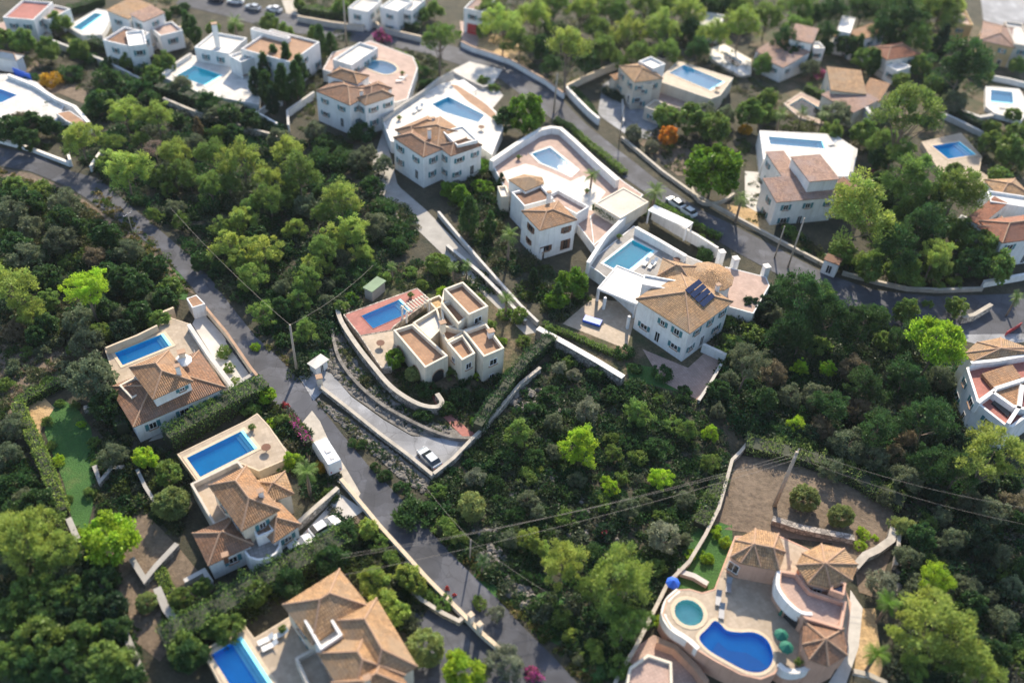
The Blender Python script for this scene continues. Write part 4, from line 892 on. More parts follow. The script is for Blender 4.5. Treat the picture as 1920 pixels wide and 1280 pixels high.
for i in range(4):   # four panels lying on the roof slope
    f0, f1 = i/4+.02, (i+1)/4-.02; e0 = a1.lerp(d1, f0); e1 = a1.lerp(d1, f1); e2 = b1.lerp(c1, f1); e3 = b1.lerp(c1, f0)
    bm = bmesh.new(); hi = [bm.verts.new(v+Vector((0, 0, dz))) for v, dz in ((e0, 0), (e1, 0), (e2, 0), (e3, 0))]; lo = [bm.verts.new(v.co-Vector((0, 0, .08))) for v in hi]
    bm.faces.new(hi); bm.faces.new(lo[::-1])
    for k in range(4): bm.faces.new((lo[k], lo[(k+1) % 4], hi[(k+1) % 4], hi[k]))
    build('solar_panel', bm, 'solar', h)
chimney(h, q('z21', 1540,880)[0], 6.6, 1.1)
gwall('tall white boundary wall between the turquoise pool and the round-cornered white villa', 'z21', (965,215, 830,360, 700,490, 570,690), 3.4, .5, 'white', 'white', z0=.6, top=True)
gwall('white L-shaped wall behind the turquoise pool', 'z21', (930,425, 1100,520, 1305,640), 1.1, .6, 'white', 'copw', z0=3.0, top=True)
gwall('white street wall above the turquoise pool', 'z21', (1060,290, 1240,400, 1400,490, 1545,580), 1.2, .4, 'white', 'copw', z0=1.5, top=True)
gwall('stone wall with a broad white cap below the blue-covered table', 'o', (1008,615, 1060,643, 1120,677, 1169,707), 2.0, .9, 'stone', 'copw', top=True)
gwall('white wall stub right of the pink gravel', 'o', (1318,645, 1362,665), 1.6, .5, 'white', 'copw', top=True)
gwall('thin wall edging the pink gravel garden', 'o', (1350,690, 1330,725, 1308,758), .9, .35, 'stonep', 'conw')
pergola('flat white carport roof on posts above the turquoise pool', R('z21', 1000,395, 1290,530, 1345,490, 1.5), 1.5, 2.8, 'white', 5, True, 'carport')
for i, (x, y) in enumerate(((1560,600), (1665,650), (1895,710))):
    h = house('%s white gate pillar on the street by the paved forecourt' % ('left', 'middle', 'right')[i], q('z21', x, y)[0], name='gate_pillar', cat='pillar'); g = P(*q('z21', x, y+60)[0], 3.0)
    bm = bmesh.new(); box(bm, g, Vector((1, .4, 0)), 1.0, 1.0, 0, 4.6); build('pillar_shaft', bm, 'white', h); bm = bmesh.new(); box(bm, g, Vector((1, .4, 0)), 1.15, 1.15, 4.6, 4.72); build('cap', bm, 'copw', h)
pt = P(*q('z21', 600,1150)[0], 0); t = thing('garden_table', 'blue-covered table on the lower patio', 'table', pt); bm = bmesh.new(); box(bm, pt, Vector((1, -.35, 0)), 3.0, 1.4, .5, .95); build('cover', bm, 'blue', t)
for u in (-1.2, 1.2):
    for v in (-.5, .5): bm = bmesh.new(); box(bm, pt+Vector((u*.94+v*.33, v*.94-u*.33, 0)), Vector((1, -.35, 0)), .12, .12, 0, .5); build('leg', bm, 'metal', t)
for i, (x, y) in enumerate(((1000,700), (1040,720), (1065,700))): lounger('%s white lounger beside the turquoise pool' % ('left', 'middle', 'right')[i], *q('z21', x, y)[0], 3.0, 1.1)
# --- round-cornered white villa
p6 = pool('pale blue angular pool on the white terrace with a lone palm', PL('H6', 2.6, 445,315, 600,262, 832,450, 775,500, 640,440, 520,390), 2.6, 'pale', 'copw')
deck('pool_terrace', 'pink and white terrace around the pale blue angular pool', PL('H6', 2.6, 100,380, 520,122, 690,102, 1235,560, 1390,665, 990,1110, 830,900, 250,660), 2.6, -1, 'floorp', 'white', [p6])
gwall('thick white wall wrapping the pale blue angular pool terrace', 'H6', (95,375, 300,235, 520,105, 610,85, 690,95, 800,190, 950,330, 1180,540), 1.2, .8, 'white', 'copw', z0=2.6, top=True)
bm = bmesh.new(); fill(bm, PL('H6', 2.6, 190,470, 390,400, 470,420, 620,480, 775,550, 890,500, 1080,640, 960,800, 800,760, 540,640, 250,580), [], 2.613); o = build('sunlit_paving_tone', bm, 'floorw', [x for x in bpy.data.objects if x.get('label', '') == 'pink and white terrace around the pale blue angular pool'][0], recalc=False)  # white overlay paints the sunlit centre, leaving the shaded rim in pink pavers
h = house('tall white villa below the pale blue angular pool', q('H6', 500,1000)[0])
hb(h, 'hip', 'H6', (365,805, 515,965, 800,850), 7.4, 0, 'white', 'tile', 1.0, style='brown', over=.15)
b = PL('H6', 6.6, 250,530, 380,485, 530,510, 545,560, 390,625); block(h, b, 6.5, 0, 'white'); polyroof(h, b, [sum(b, Vector())/5], 6.5, .9, 'tileo', .1, None)
hb(h, 'flat', 'H6', (270,640, 380,760, 560,620), 6.2, 0, 'white', 'tileb', win=1)
hb(h, 'flat', 'H6', (150,590, 180,680, 250,660), 4.2, 0, 'cream', 'copw', win=0)
hb(h, 'flat', 'H6', (560,680, 830,830, 930,760), 5.2, 0, 'white', 'floorp', ph=.8, win=0)
chimney(h, q('H6', 590,680)[0], 7.6, 1.6)
hb(h, 'flat', 'H6', (520,1130, 780,1010, 760,930), 3.2, 0, 'white', 'copw', arches=True, win=1)
h = house('beige flat-roofed annex beside the lone palm', q('H6', 1190,750)[0], name='annex', cat='annex')
b = R('H6', 985,735, 1205,865, 1388,690, 5.0); block(h, b, 5.0, 2.6, 'cream', 'beige', .15, .3)
deck('roof_garden', 'small pink and green terrace left of the beige flat annex', PL('H6', 2.75, 950,850, 1060,780, 1200,880, 980,1090), 2.75, 2, 'floorp', 'white')
# --- white villa with zigzag brown roof
p7 = pool('pale blue pool on the broad white terrace behind the zigzag-roofed villa', PL('H7', 2.8, 585,405, 750,330, 1112,515, 1050,585, 860,530, 700,480), 2.8, 'pale', 'copw')
deck('pool_terrace', 'broad white terrace behind the zigzag-roofed villa', PL('H7', 2.8, 92,545, 690,200, 830,180, 1240,490, 1290,640, 1180,900, 1040,800, 640,830, 180,770), 2.8, -1, 'floorw', 'white', [p7])
bm = bmesh.new(); fill(bm, PL('H7', 2.8, 770,205, 840,215, 1120,395, 1230,505, 1180,540, 1130,500, 940,370), [], 2.813); build('paving_strip', bm, 'floort', [x for x in bpy.data.objects if x.get('label', '') == 'broad white terrace behind the zigzag-roofed villa'][0], recalc=False)
gwall('grey-capped wall along the left side of the broad white terrace', 'H7', (92,545, 300,400, 500,270, 650,150, 800,70), 1.0, .4, 'conw', 'concrete', z0=2.6, top=True)
h = house('zigzag-roofed white villa with brown tiles above the stone alley', q('H7', 520,1000)[0])
hb(h, 'hip', 'H7', (205,735, 500,930, 655,820), 7.2, 0, 'white', 'tileb', 1.1, over=.1, seed=3)
hb(h, 'hip', 'H7', (640,812, 775,918, 1022,765), 7.2, 0, 'white', 'tileb', 1.0, over=.1, seed=5)
hb(h, 'hip', 'H7', (370,650, 640,830, 830,640), 7.3, 0, 'white', 'tile', 1.3, win=0)
hb(h, 'hip', 'H7', (240,660, 370,740, 560,540), 6.8, 0, 'white', 'tile', 1.0, win=0)
hb(h, 'flat', 'H7', (690,670, 840,815, 1015,730), 8.2, 5, 'white', 'floorw', ph=.3, win=0)
chimney(h, q('H7', 560,690)[0], 8.2, 1.2); chimney(h, q('H7', 600,570)[0], 6.8, 1.0)
gwall('brown-capped ramp wall running down from the zigzag-roofed villa', 'H7', (610,1010, 680,1100, 740,1180), 1.4, .4, 'white', 'wood', z0=.3)
h = house('white carport roof on the forecourt above the zigzag-roofed villa', q('H7', 890,200)[0], name='carport', cat='carport')
b = R('H7', 805,190, 940,290, 1010,240, 2.6); bm = bmesh.new(); prism(bm, b, 2.6, 2.75); build('slab_roof', bm, 'white', h)
for p in offset(b, .2): bm = bmesh.new(); box(bm, p, Vector((1, 0, 0)), .2, .2, -.2, 2.59); build('post', bm, 'white', h)
gwall('low wall curving round the forecourt above the zigzag-roofed villa', 'H7', (800,110, 950,190, 1100,260, 1180,240), .8, .3, 'conw', 'conw')
# --- white villa with kidney pool
kp = smooth_poly([P(*p, 3.0) for p in q('H8', 720,405, 820,348, 960,352, 1080,400, 1112,462, 1000,512, 850,475)], 4)
p8 = pool('kidney-shaped pale pool beside the magenta bougainvillea', ccw(kp), 3.0, 'milky', 'coping')
deck('pool_terrace', 'terrace with the kidney-shaped pool and pink edging', PL('H8', 3.0, 235,450, 345,255, 800,112, 1300,300, 1355,430, 1235,800, 1010,870, 900,640), 3.0, 0, 'floorp', 'white', [p8])
h = house('white two-storey villa with brown stepped roofs below the kidney-shaped pool', q('H8', 560,900)[0])
hb(h, 'hip', 'H8', (145,705, 550,878, 720,640), 7.0, 0, 'white', 'tileb', 1.1, over=.1)
hb(h, 'hip', 'H8', (622,795, 735,878, 955,680), 7.0, 0, 'white', 'tile', 1.0, over=.1)
hb(h, 'hip', 'H8', (285,520, 640,625, 760,520), 8.0, 4, 'white', 'tile', 1.0, win=0, over=.1)
hb(h, 'hip', 'H8', (640,690, 800,780, 950,620), 7.1, 3, 'white', 'tileb', .9, win=0, over=.1)
hb(h, 'flat', 'H8', (345,330, 570,400, 820,170), 5.2, 0, 'white', 'floorw', ph=.5)
chimney(h, q('H8', 690,740)[0], 7.4, 1.0)
hb(h, 'flat', 'H8', (960,700, 1010,850, 1060,760), 4.2, 0, 'white', 'floorw', win=0)
gwall('white terrace wall left of the villa with brown stepped roofs', 'z10', (250,990, 240,880, 440,740), 1.6, .4, 'white', 'conw')
gwall('sharp white garden wall between the cypresses and the terrace wall', 'z10', (5,885, 165,975), 1.5, .35, 'white', 'copw')
gwall('short white wall rising behind the sharp garden wall', 'z10', (20,880, 90,830, 200,790), 1.3, .35, 'white', 'conw')
# --- white villa with turquoise pool (top)
p9 = pool('turquoise square pool under the white villa with a tall chimney', R('H9', 255,758, 590,872, 748,742, 1.5), 1.5, 'turq', 'copw')
deck('pool_terrace', 'white terrace around the turquoise square pool', PL('H9', 1.5, 88,760, 420,520, 900,640, 1240,820, 1200,1085, 560,965), 1.5, -1, 'floorw', 'white', [p9])
h = house('long white modern villa with a tall chimney and flat roofs', q('H9', 1200,600)[0])
hb(h, 'flat', 'H9', (1000,445, 1580,600, 1815,335), 6.6, 0, 'white', 'floort', ph=.5)
hb(h, 'flat', 'H9', (1110,215, 1540,330, 1560,300), 7.2, 0, 'white', 'floorp', ph=.4, win=0)
hb(h, 'flat', 'H9', (460,425, 860,500, 980,300), 4.8, 0, 'white', 'floorw', win=1)
hb(h, 'flat', 'H9', (860,520, 1000,600, 1100,420), 5.4, 0, 'white', 'floorw', win=0)
chimney(h, q('H9', 712,290)[0], 4.6, 5.2, 'white', 1.1)
gwall('white wall on the left of the turquoise square pool terrace', 'H9', (88,735, 250,610, 420,500), 1.6, .5, 'white', 'conw', z0=1.2, top=True)
gwall('buff stone wall zigzagging behind the sunlit pines', 'z00', (1225,735, 1400,810, 1560,870, 1700,900, 1900,970, 2060,1010, 2200,1100), 1.5, .5, 'stonep', 'kerb', top=True)
gwall('long pale retaining wall below the yellow-green lawn', 'z00', (360,290, 640,400, 800,460, 1050,590), 1.6, .5, 'conw', 'conw', top=True)
# --- top left villa with lawn
p10 = pool('narrow turquoise pool beside the yellow-green lawn', PL('z00', 1.0, 545,212, 620,230, 780,112, 712,99), 1.0, 'turq', 'copw')
deck('pool_terrace', 'white surround of the narrow turquoise pool', PL('z00', 1.0, 510,200, 730,72, 850,90, 760,260, 620,262), 1.0, -1, 'floorw', 'white', [p10])
h = house('white villa with maroon and sand roofs right of the yellow-green lawn', q('z00', 940,300)[0])
hb(h, 'flat', 'z00', (770,300, 960,345, 1040,225), 5.4, 0, 'white', 'tileb')
hb(h, 'flat', 'z00', (965,345, 1100,330, 1110,220), 5.9, 0, 'white', 'copw')
hb(h, 'shed', 'z00', (810,100, 960,140, 1060,20), 6.0, 0, 'white', 'tileo', .8)
hb(h, 'shed', 'z00', (985,125, 1075,160, 1165,70), 6.4, 0, 'white', 'tilep', .6)
hb(h, 'flat', 'z00', (1120,200, 1200,270, 1300,170), 4.2, 0, 'white', 'floorp')
gwall('white terrace wall below the maroon and sand roofs', 'z00', (1130,400, 1260,300, 1390,220), 1.2, .6, 'white', 'coping')
h = house('white house with red terraces in the top left corner', q('z00', 150,100)[0])
hb(h, 'flat', 'z00', (20,130, 250,150, 310,10), 5.5, 0, 'white', 'floorr')
hb(h, 'flat', 'z00', (250,120, 370,150, 420,40), 4.4, 0, 'white', 'floorp')
p11 = pool('ultramarine pool in the top left corner', R('z00', 90,222, 250,268, 312,240, 1.0), 1.0, 'deep', 'coping')
deck('pool_terrace', 'red-edged terrace of the ultramarine pool', PL('z00', 1.0, -60,190, 60,160, 340,190, 370,250, 250,300, -60,240), 1.0, -1, 'floorp', 'cream', [p11])
p12 = pool('bright blue pool cut by the left edge above the road', PL('z00', 1.5, -90,640, 0,668, 132,715, 10,772, -90,760), 1.5, 'blue', 'copw')
deck('pool_terrace', 'white terrace with blue railings at the left edge', PL('z00', 1.5, -130,560, 60,560, 270,620, 470,800, 420,900, -130,870), 1.5, -1, 'floorw', 'white', [p12])
gwall('white wall stepping down beside the tan flat roofs', 'z00', (60,560, 260,640, 420,740, 560,800, 665,920), 1.6, .6, 'white', 'copw', z0=1.0, top=True)
deck('outbuilding', 'tan flat-roofed outbuilding split by a white parapet', PL('z00', 2.4, 430,850, 520,835, 655,925, 580,940, 500,905), 2.4, 0, 'floort', 'white', cat='outbuilding')
h = house('pale blue-roofed house at the left edge behind the tan garden', q('z00', 80,400)[0])
hb(h, 'hip', 'z00', (-40,420, 120,450, 230,430), 3.4, 0, 'white', 'conw', .8, win=0)
pt = P(*q('z00', 190,610)[0], 2.0); pathwall('railing', 'blue railing panel on the white terrace at the left edge', [P(*p, 0) for p in q('z00', 120,590, 250,640)], 1.5, 1.1, .12, 'blue', None, 'railing', follow=False)
# --- beige villa with raised pool
p13 = pool('long pale pool on the raised beige terrace', R('H13', 1145,305, 1560,482, 1682,388, 4.0), 4.0, 'pale', 'coping')
deck('raised_pool_terrace', 'raised beige terrace carrying the long pale pool', PL('H13', 4.0, 1030,380, 1240,190, 1775,355, 1650,525, 1560,560), 4.0, -.5, 'floorb', 'cream', [p13])
deck('patio', 'pink patio under the raised beige terrace', PL('H13', 1.4, 1000,420, 1400,560, 1560,640, 1500,720, 1100,610, 1010,560), 1.4, -.5, 'floorp', 'cream')
h = house('beige villa left of the raised pale pool', q('H13', 800,450)[0])
hb(h, 'hip', 'H13', (645,235, 800,395, 1010,290), 6.8, 0, 'beige', 'tileo', 1.2, over=.1)
hb(h, 'flat', 'H13', (800,400, 985,420, 1020,330), 6.2, 0, 'beige', 'tile')
hb(h, 'flat', 'H13', (840,185, 985,260, 1095,205), 8.0, 5, 'white', 'copw', win=0)
hb(h, 'shed', 'H13', (560,340, 600,370, 650,320), 4.0, 0, 'beige', 'tile', .4, win=0)
hb(h, 'flat', 'H13', (900,640, 1050,700, 1110,610), 3.2, 0, 'beige', 'floorb')
hb(h, 'flat', 'H13', (960,120, 1090,170, 1160,110), 4.0, 0, 'beige', 'solar', ph=.15, win=0)
gwall('long cream wall slanting up to the beige villa', 'H13', (112,430, 300,340, 480,260, 640,200), 1.6, .5, 'cream', 'coping', top=True)
gwall('white roadside wall in front of the beige villa car park', 'H13', (118,440, 250,580, 350,680, 445,760), 1.6, .5, 'white', 'copw', top=True)
p14 = pool('blue pool among dark shrubs behind the raised pale pool', PL('H13', 1.0, 1690,90, 1880,195, 1860,240, 1800,240, 1690,170), 1.0, 'blue', 'copw')
deck('pool_terrace', 'pale deck around the pool among dark shrubs', PL('H13', 1.0, 1545,60, 1700,20, 1960,170, 1960,320, 1860,330, 1690,240, 1560,150), 1.0, -1, 'copw', 'cream', [p14])
# --- pink-tiled villa right
p15 = pool('long blue pool behind the pink-tiled villa', R('H14', 235,212, 835,262, 852,345, 4.0), 4.0, 'pale', 'copw')
deck('pool_terrace', 'white terrace around the long pool of the pink-tiled villa', PL('H14', 4.0, 150,150, 950,190, 1200,350, 1150,640, 600,640, 390,480, 190,455), 4.0, -.5, 'floorw', 'white', [p15])
h = house('pink-tiled villa with a raised square block', q('H14', 700,800)[0])
hb(h, 'shed', 'H14', (330,920, 985,862, 955,650), 5.4, -.5, 'white', 'tilep', 1.0, over=.1)
hb(h, 'shed', 'H14', (690,695, 1000,668, 950,415), 8.2, 4, 'white', 'tilep', .4, win=0, over=.1)
hb(h, 'shed', 'H14', (425,690, 612,680, 585,375), 6.2, 0, 'white', 'tilep', .3, over=.1)
hb(h, 'shed', 'H14', (1000,870, 1200,800, 1170,650), 5.0, 0, 'white', 'tileb', .8, over=.1)
gwall('white wall end right of the long pool', 'H14', (1190,340, 1165,450, 1140,600), 1.0, .5, 'white', 'conw', z0=4.0, top=True)
# --- right edge villas
p16 = pool('rectangular blue pool on the sandy terrace at the right', R('H15', 225,208, 470,172, 577,292, 1.5), 1.5, 'blue', 'coping')
deck('pool_terrace', 'sandy terrace of the rectangular pool at the right', PL('H15', 1.5, 140,175, 480,98, 660,300, 640,430, 870,570, 600,650, 280,400), 1.5, -1, 'floorb', 'coping', [p16])
h = house('red-roofed white villa at the right edge above the road', q('H15', 900,950)[0])
hb(h, 'hip', 'H15', (855,1058, 1250,1005, 1215,810), 6.2, 0, 'white', 'tiler', 1.5)
hb(h, 'hip', 'H15', (650,925, 850,1055, 900,880), 5.9, 0, 'white', 'tiler', 1.0)
hb(h, 'shed', 'H15', (545,850, 650,905, 835,745), 5.4, 0, 'white', 'tiler', 1.2)
hb(h, 'flat', 'H15', (745,700, 1100,755, 1110,660), 6.6, 2, 'white', 'copw', win=0)
hb(h, 'hip', 'H15', (835,650, 1090,640, 1080,500), 5.2, 0, 'white', 'tileo', 1.0)
hb(h, 'flat', 'H15', (430,890, 530,930, 570,850), 3.6, 0, 'white', 'copw', arches=True)
h = house('pale villa with pinkish tiles left of the white curved roof', q('TR', 550,400)[0])
hb(h, 'shed', 'TR', (385,600, 650,485, 450,330), 4.6, 0, 'white', 'tilep', 1.2)
hb(h, 'shed', 'TR', (455,290, 690,345, 805,240), 7.6, 0, 'white', 'tilep', .8)
hb(h, 'shed', 'TR', (100,425, 255,490, 440,330), 4.2, 0, 'white', 'tilep', .8)
hb(h, 'flat', 'TR', (690,400, 830,400, 880,330), 4.6, 0, 'white', 'floorw')
h = house('villa with a white curved roof and orange-red tiles at the upper right', q('TR', 1300,300)[0])
hb(h, 'hip', 'TR', (1310,395, 1490,515, 1775,425), 5.2, 0, 'white', 'tiler', 1.3)
hb(h, 'shed', 'TR', (1150,330, 1460,250, 1400,150), 5.2, 0, 'white', 'tile', .8)
hb(h, 'flat', 'TR', (960,210, 1100,240, 1480,150), 6.2, 0, 'white', 'copw', ph=.2)
hb(h, 'shed', 'TR', (930,270, 1060,300, 1110,230), 4.8, 0, 'white', 'tileo', .5, win=0)
hb(h, 'flat', 'TR', (1480,580, 1600,640, 1640,540), 4.0, 0, 'white', 'copw')
sheet('patio', q('TR', 760,190, 900,180, 1040,340, 960,390), 'floorw', 0.08)
gwall('sloping grey wall between the two hedged gardens at the upper right', 'TR', (960,390, 1150,540, 1440,730), 1.4, .6, 'conw', 'concrete')
h = house('sand-roofed villa beside the thin clipped hedge', q('TR', 1100,950)[0])
hb(h, 'shed', 'TR', (800,890, 1130,1075, 1245,910), 4.4, 0, 'cream', 'tilep', 1.0)
hb(h, 'shed', 'TR', (900,840, 1260,880, 1400,700), 5.6, 0, 'cream', 'tileo', 1.0)
hb(h, 'shed', 'TR', (1200,900, 1400,960, 1490,810), 4.8, 0, 'cream', 'tile', .9)
gwall('white sloping parapet in front of the sand-roofed villa', 'TR', (1120,850, 1220,960, 1325,1100), 1.0, .8, 'conw', 'conw', z0=3.2, top=True)
p17 = pool('blue pool half hidden by palms below the thin clipped hedge', PL('TR', 1.0, 445,1005, 585,925, 955,1140, 780,1155, 620,1110), 1.0, 'blue', 'coping')
deck('pool_terrace', 'pinkish edge around the pool half hidden by palms', PL('TR', 1.0, 400,985, 580,870, 1080,1110, 1120,1200, 760,1190, 560,1130), 1.0, -1, 'floorp', 'cream', [p17])
h = house('yellow house with pale pink roof at the top right', q('z30', 1700,300)[0])
hb(h, 'hip', 'z30', (1600,300, 1845,355, 1880,220), 5.6, 0, 'yellow', 'tilep', 1.2)
hb(h, 'flat', 'z30', (1370,170, 1540,190, 1570,90), 5.0, 0, 'yellow', 'floorp')
hb(h, 'flat', 'z30', (1850,330, 1990,350, 1990,190), 6.4, 0, 'beige', 'conw')
p18 = pool('small blue pool at the far right below the yellow house', PL('z30', 1.0, 1672,675, 1668,765, 1842,782, 1832,692), 1.0, 'pale', 'copw')
deck('pool_terrace', 'pale terrace of the small blue pool at the far right', PL('z30', 1.0, 1640,650, 1880,670, 1960,800, 1900,900, 1700,850, 1640,800), 1.0, -1, 'floorw', 'white', [p18])
gwall('white wall behind the small blue pool at the far right', 'z30', (1640,600, 1800,630, 1960,670), 1.3, .4, 'white', 'copw')
gwall('grey garden wall stepping down left of the small far right pool', 'z30', (1290,880, 1400,930, 1560,1010, 1720,1090), 1.2, .7, 'conw', 'conw')
gwall('pale path wall winding below the small far right pool', 'z30', (1440,850, 1580,900, 1700,880, 1800,850), .8, .8, 'conw', 'conw')
# --- rotunda at the right edge
h = house('white villa at the right edge with roof panels divided by radiating beams', q('H21', 900,800)[0])
b = PL('H21', 5.6, 600,680, 1200,540, 1400,900, 1000,1190, 930,1170, 700,990); block(h, b, 5.6, -.5, 'white', 'floorr', .6, .4)
for pg in ((740,720, 1000,640, 1080,750, 850,850), (870,880, 1060,820, 1065,1000, 950,960), (1080,760, 1250,700, 1300,850, 1090,900)):
    b = PL('H21', 6.0, *pg); bm = bmesh.new(); prism(bm, b, 5.2, 5.75); build('tiled_panel', bm, 'tile', h)
b = PL('H21', 6.2, 600,560, 700,470, 900,430, 1150,520, 1200,560, 660,620); block(h, b, 6.2, 0, 'white'); polyroof(h, b, [P(*q('H21', 900,520)[0], 6.9)], 6.2, .8, 'tileo', .2)
for pg in ((640,640, 860,620, 1200,560), (850,860, 1097,780, 1250,740), (830,890, 1000,1010, 1200,1060), (960,1160, 1060,1010, 1080,830), (850,870, 700,980)):
    pts = [P(*p, 6.2) for p in q('H21', *pg)]
    o = pathwall('roof_beam', None, pts, 5.2, 1.1, .55, 'white', None, None, follow=False); o.location -= h.location; o.parent = h
b = PL('H21', 5.7, 830,965, 880,920, 1010,1020, 970,1085); bm = bmesh.new(); prism(bm, b, 5.0, 5.32); build('roof_opening', bm, 'glass', h)
auto_windows(h, PL('H21', 5.6, 600,680, 1200,540, 1400,900, 1000,1190, 930,1170, 700,990), 5.6, 0, 3, 'shut')
gwall('pinkish street wall with a round pillar at the right edge', 'H21', (540,300, 640,280, 790,190), 1.4, .6, 'stonep', 'kerb')
pathwall('awning_fence', 'red railing strip left of the right edge pillar', [G(*p) for p in q('H21', 930,410, 1060,330)], 0, 1.0, .1, 'red', None, 'railing')
sheet('patio', q('H21', 470,790, 560,900, 690,1010, 660,1110, 560,1050, 490,900), 'floorr', 0.07)
# --- bottom right villa with free-form pool
z3 = 3.0
fp = smooth_poly([P(*p, z3) for p in q('H22', 375,925, 440,855, 490,800, 535,818, 590,872, 690,888, 800,888, 895,940, 943,1040, 935,1130, 870,1190, 780,1196, 690,1165, 580,1105, 475,1045, 410,990)], 3)
p19 = pool('free-form royal blue pool of the salmon villa', ccw(fp), z3, 'deep', 'coping', .4)
jc = P(*q('H22', 296,735)[0], z3); jp = [jc+Vector((1.75*math.cos(k*.3927), 1.75*math.sin(k*.3927), 0)) for k in range(16)]
p20 = pool('round green spa pool beside the free-form pool', jp, z3, 'green', 'coping', .5, .9)
sh = [P(*p, z3-.5) for p in q('H22', 470,1045, 520,960, 600,1030, 740,1045, 850,1110, 900,1160, 862,1182, 780,1188, 690,1158, 580,1098)]
bm = bmesh.new(); prism(bm, ccw(sh), z3-1.4, z3-.45); MT['shelf'] = m_noise('pale_pool_shelf', (.10, .42, .85), .06, 1); tt = [o for o in bpy.data.objects if o.get('label', '').startswith('free-form royal')][0]; build('shelf', bm, 'shelf', tt)
dp = [P(*p, z3) for p in q('H22', 215,565, 130,640, 100,750, 160,855, 270,930, 370,1020, 500,1100, 700,1205, 850,1240, 950,1200, 995,1135, 1060,1190, 1180,1180, 1240,1140, 1500,1060, 1540,660, 1400,330, 1000,150, 660,150, 580,350, 500,560, 400,590, 300,560)]
deck('pool_terrace', 'curved beige terrace around the free-form pool of the salmon villa', dp, z3, -1, 'floorb', 'pink', [p19, p20])
gwall('white curved parapet round the spa and free-form pool', 'H22', (215,562, 130,640, 100,750, 160,855, 280,935, 370,1015), .5, .5, 'white', 'copw', sm=True, z0=3.0, top=True, name='parapet')
gwall('white scalloped parapet at the salmon villa balcony', 'H22', (990,1130, 1040,1175, 1110,1190, 1190,1175, 1225,1150), .5, .5, 'white', 'copw', sm=True, z0=3.0, top=True, name='parapet')
h = house('salmon-pink curved villa with sand-tiled faceted roofs', q('H22', 1200,700)[0])
nb = PL('H22', 6.4, 630,300, 660,180, 815,92, 985,128, 1035,265, 990,400, 850,375, 700,345); block(h, nb, 6.35, -.5, 'pink'); ap = [P(*p, 7.6) for p in q('H22', 800,205, 950,235)]; polyroof(h, nb, ap, 6.4, 1.2, 'tileo', .15)
i = frontside(nb)[0][1]; window(h, nb[i], nb[(i+1) % 8], .5, 4.6, 1.5, 1.7, 'plain')
ob = PL('H22', 7.0, 1150,370, 1190,290, 1330,222, 1490,255, 1580,360, 1540,470, 1390,530, 1230,490); block(h, ob, 6.95, -.5, 'pink'); polyroof(h, ob, [P(*q('H22', 1350,355)[0], 8.8)], 7.0, 1.8, 'tileo', .35)
for zz, pg in ((6.2, (992,405, 982,520, 1020,600, 1090,680, 1170,735, 1250,745)),):
    pts = smooth_poly([P(*p, zz) for p in q('H22', *pg)], 3, False); o = pathwall('curved_parapet', None, pts, 5.4, .9, .4, 'white', None, None, follow=False); o.location -= h.location; o.parent = h
tb = PL('H22', 6.2, 990,400, 1130,425, 1240,560, 1520,650, 1480,865, 1200,780, 1060,640, 985,520); block(h, tb, 6.2, -.5, 'pink', 'floorp', .7, .35)
sb = PL('H22', 5.6, 1200,815, 1480,870, 1505,1055, 1370,1130, 1240,1085, 1190,980); block(h, sb, 5.55, -1, 'pink'); polyroof(h, sb, [P(*q('H22', 1355,940)[0], 6.9)], 5.6, 1.3, 'tileb', .25)
auto_windows(h, ob, 6.95, 3, 3, 'plain'); auto_windows(h, sb, 5.55, 0, 2, 'plain'); auto_windows(h, tb, 6.2, 3, 3, 'plain', True, dz=.6)
hb(h, 'flat', 'H22', (1390,560, 1500,600, 1500,500), 7.2, 0, 'pink', 'solar', ph=.4, win=0)
for i, (x, y) in enumerate(((1030,690), (1020,890), (1060,985))): parasol('%s closed green parasol on the salmon villa terrace' % ('upper', 'middle', 'lower')[i], *q('H22', x, y)[0], 3.0, .85, 'green', 2.0, opened=(i > 0))
for i, (x, y) in enumerate(((600,540), (520,640), (545,740))): lounger('%s lounger on the sunlit strip by the free-form pool' % ('far', 'middle', 'near')[i], *q('H22', x, y)[0], 3.0, 1.4, 'metal')
gwall('dark pink wall behind the salmon villa', 'H22', (930,40, 1150,110, 1350,150, 1560,190), 1.0, .8, 'stone', 'stone')
gwall('curved pale wall at the far side of the salmon villa garden', 'H22', (1560,420, 1640,330, 1730,290, 1840,210, 1860,120), 1.2, .9, 'stonep', 'kerb')
gwall('tan garden wall running down from the sandy lot to the bottom edge', 'o', (1402,835, 1385,855, 1370,870, 1345,960, 1320,1010, 1290,1060, 1250,1100, 1215,1170, 1190,1220, 1160,1270, 1150,1290), 1.0, .35, 'stonep', 'kerb')
gwall('tan wall with a pillar on the right of the sandy lot', 'o', (1680,1010, 1678,1040, 1674,1068), 1.2, .4, 'stonep', 'kerb')
gwall('low stone edge between the path and the palms', 'o', (1598,1262, 1625,1268, 1660,1285), .6, .5, 'stonep', 'kerb')
h = house('maroon tiled terrace house at the bottom below the spa', (1215,1255), name='terrace_house')
b = PL('o', 2.6, 1180,1250, 1215,1225, 1260,1240, 1262,1300, 1170,1300); block(h, b, 2.6, -.5, 'cream', 'floorp', .4, .3)
gwall('red-brown wall behind the maroon tiled terrace house', 'o', (1228,1212, 1262,1225, 1300,1262, 1320,1290), 1.6, .6, 'pink', 'ridge')
pt = P(1263, 1092, 0); parasol('blue parasol on the lawn above the spa', 1263, 1088, 0, 0.9, 'blue', 2.0)
gwall('low mauve wall stepping across the salmon villa lawn', 'o', (1268,1075, 1300,1085, 1325,1100), .7, .6, 'conw', 'conw')
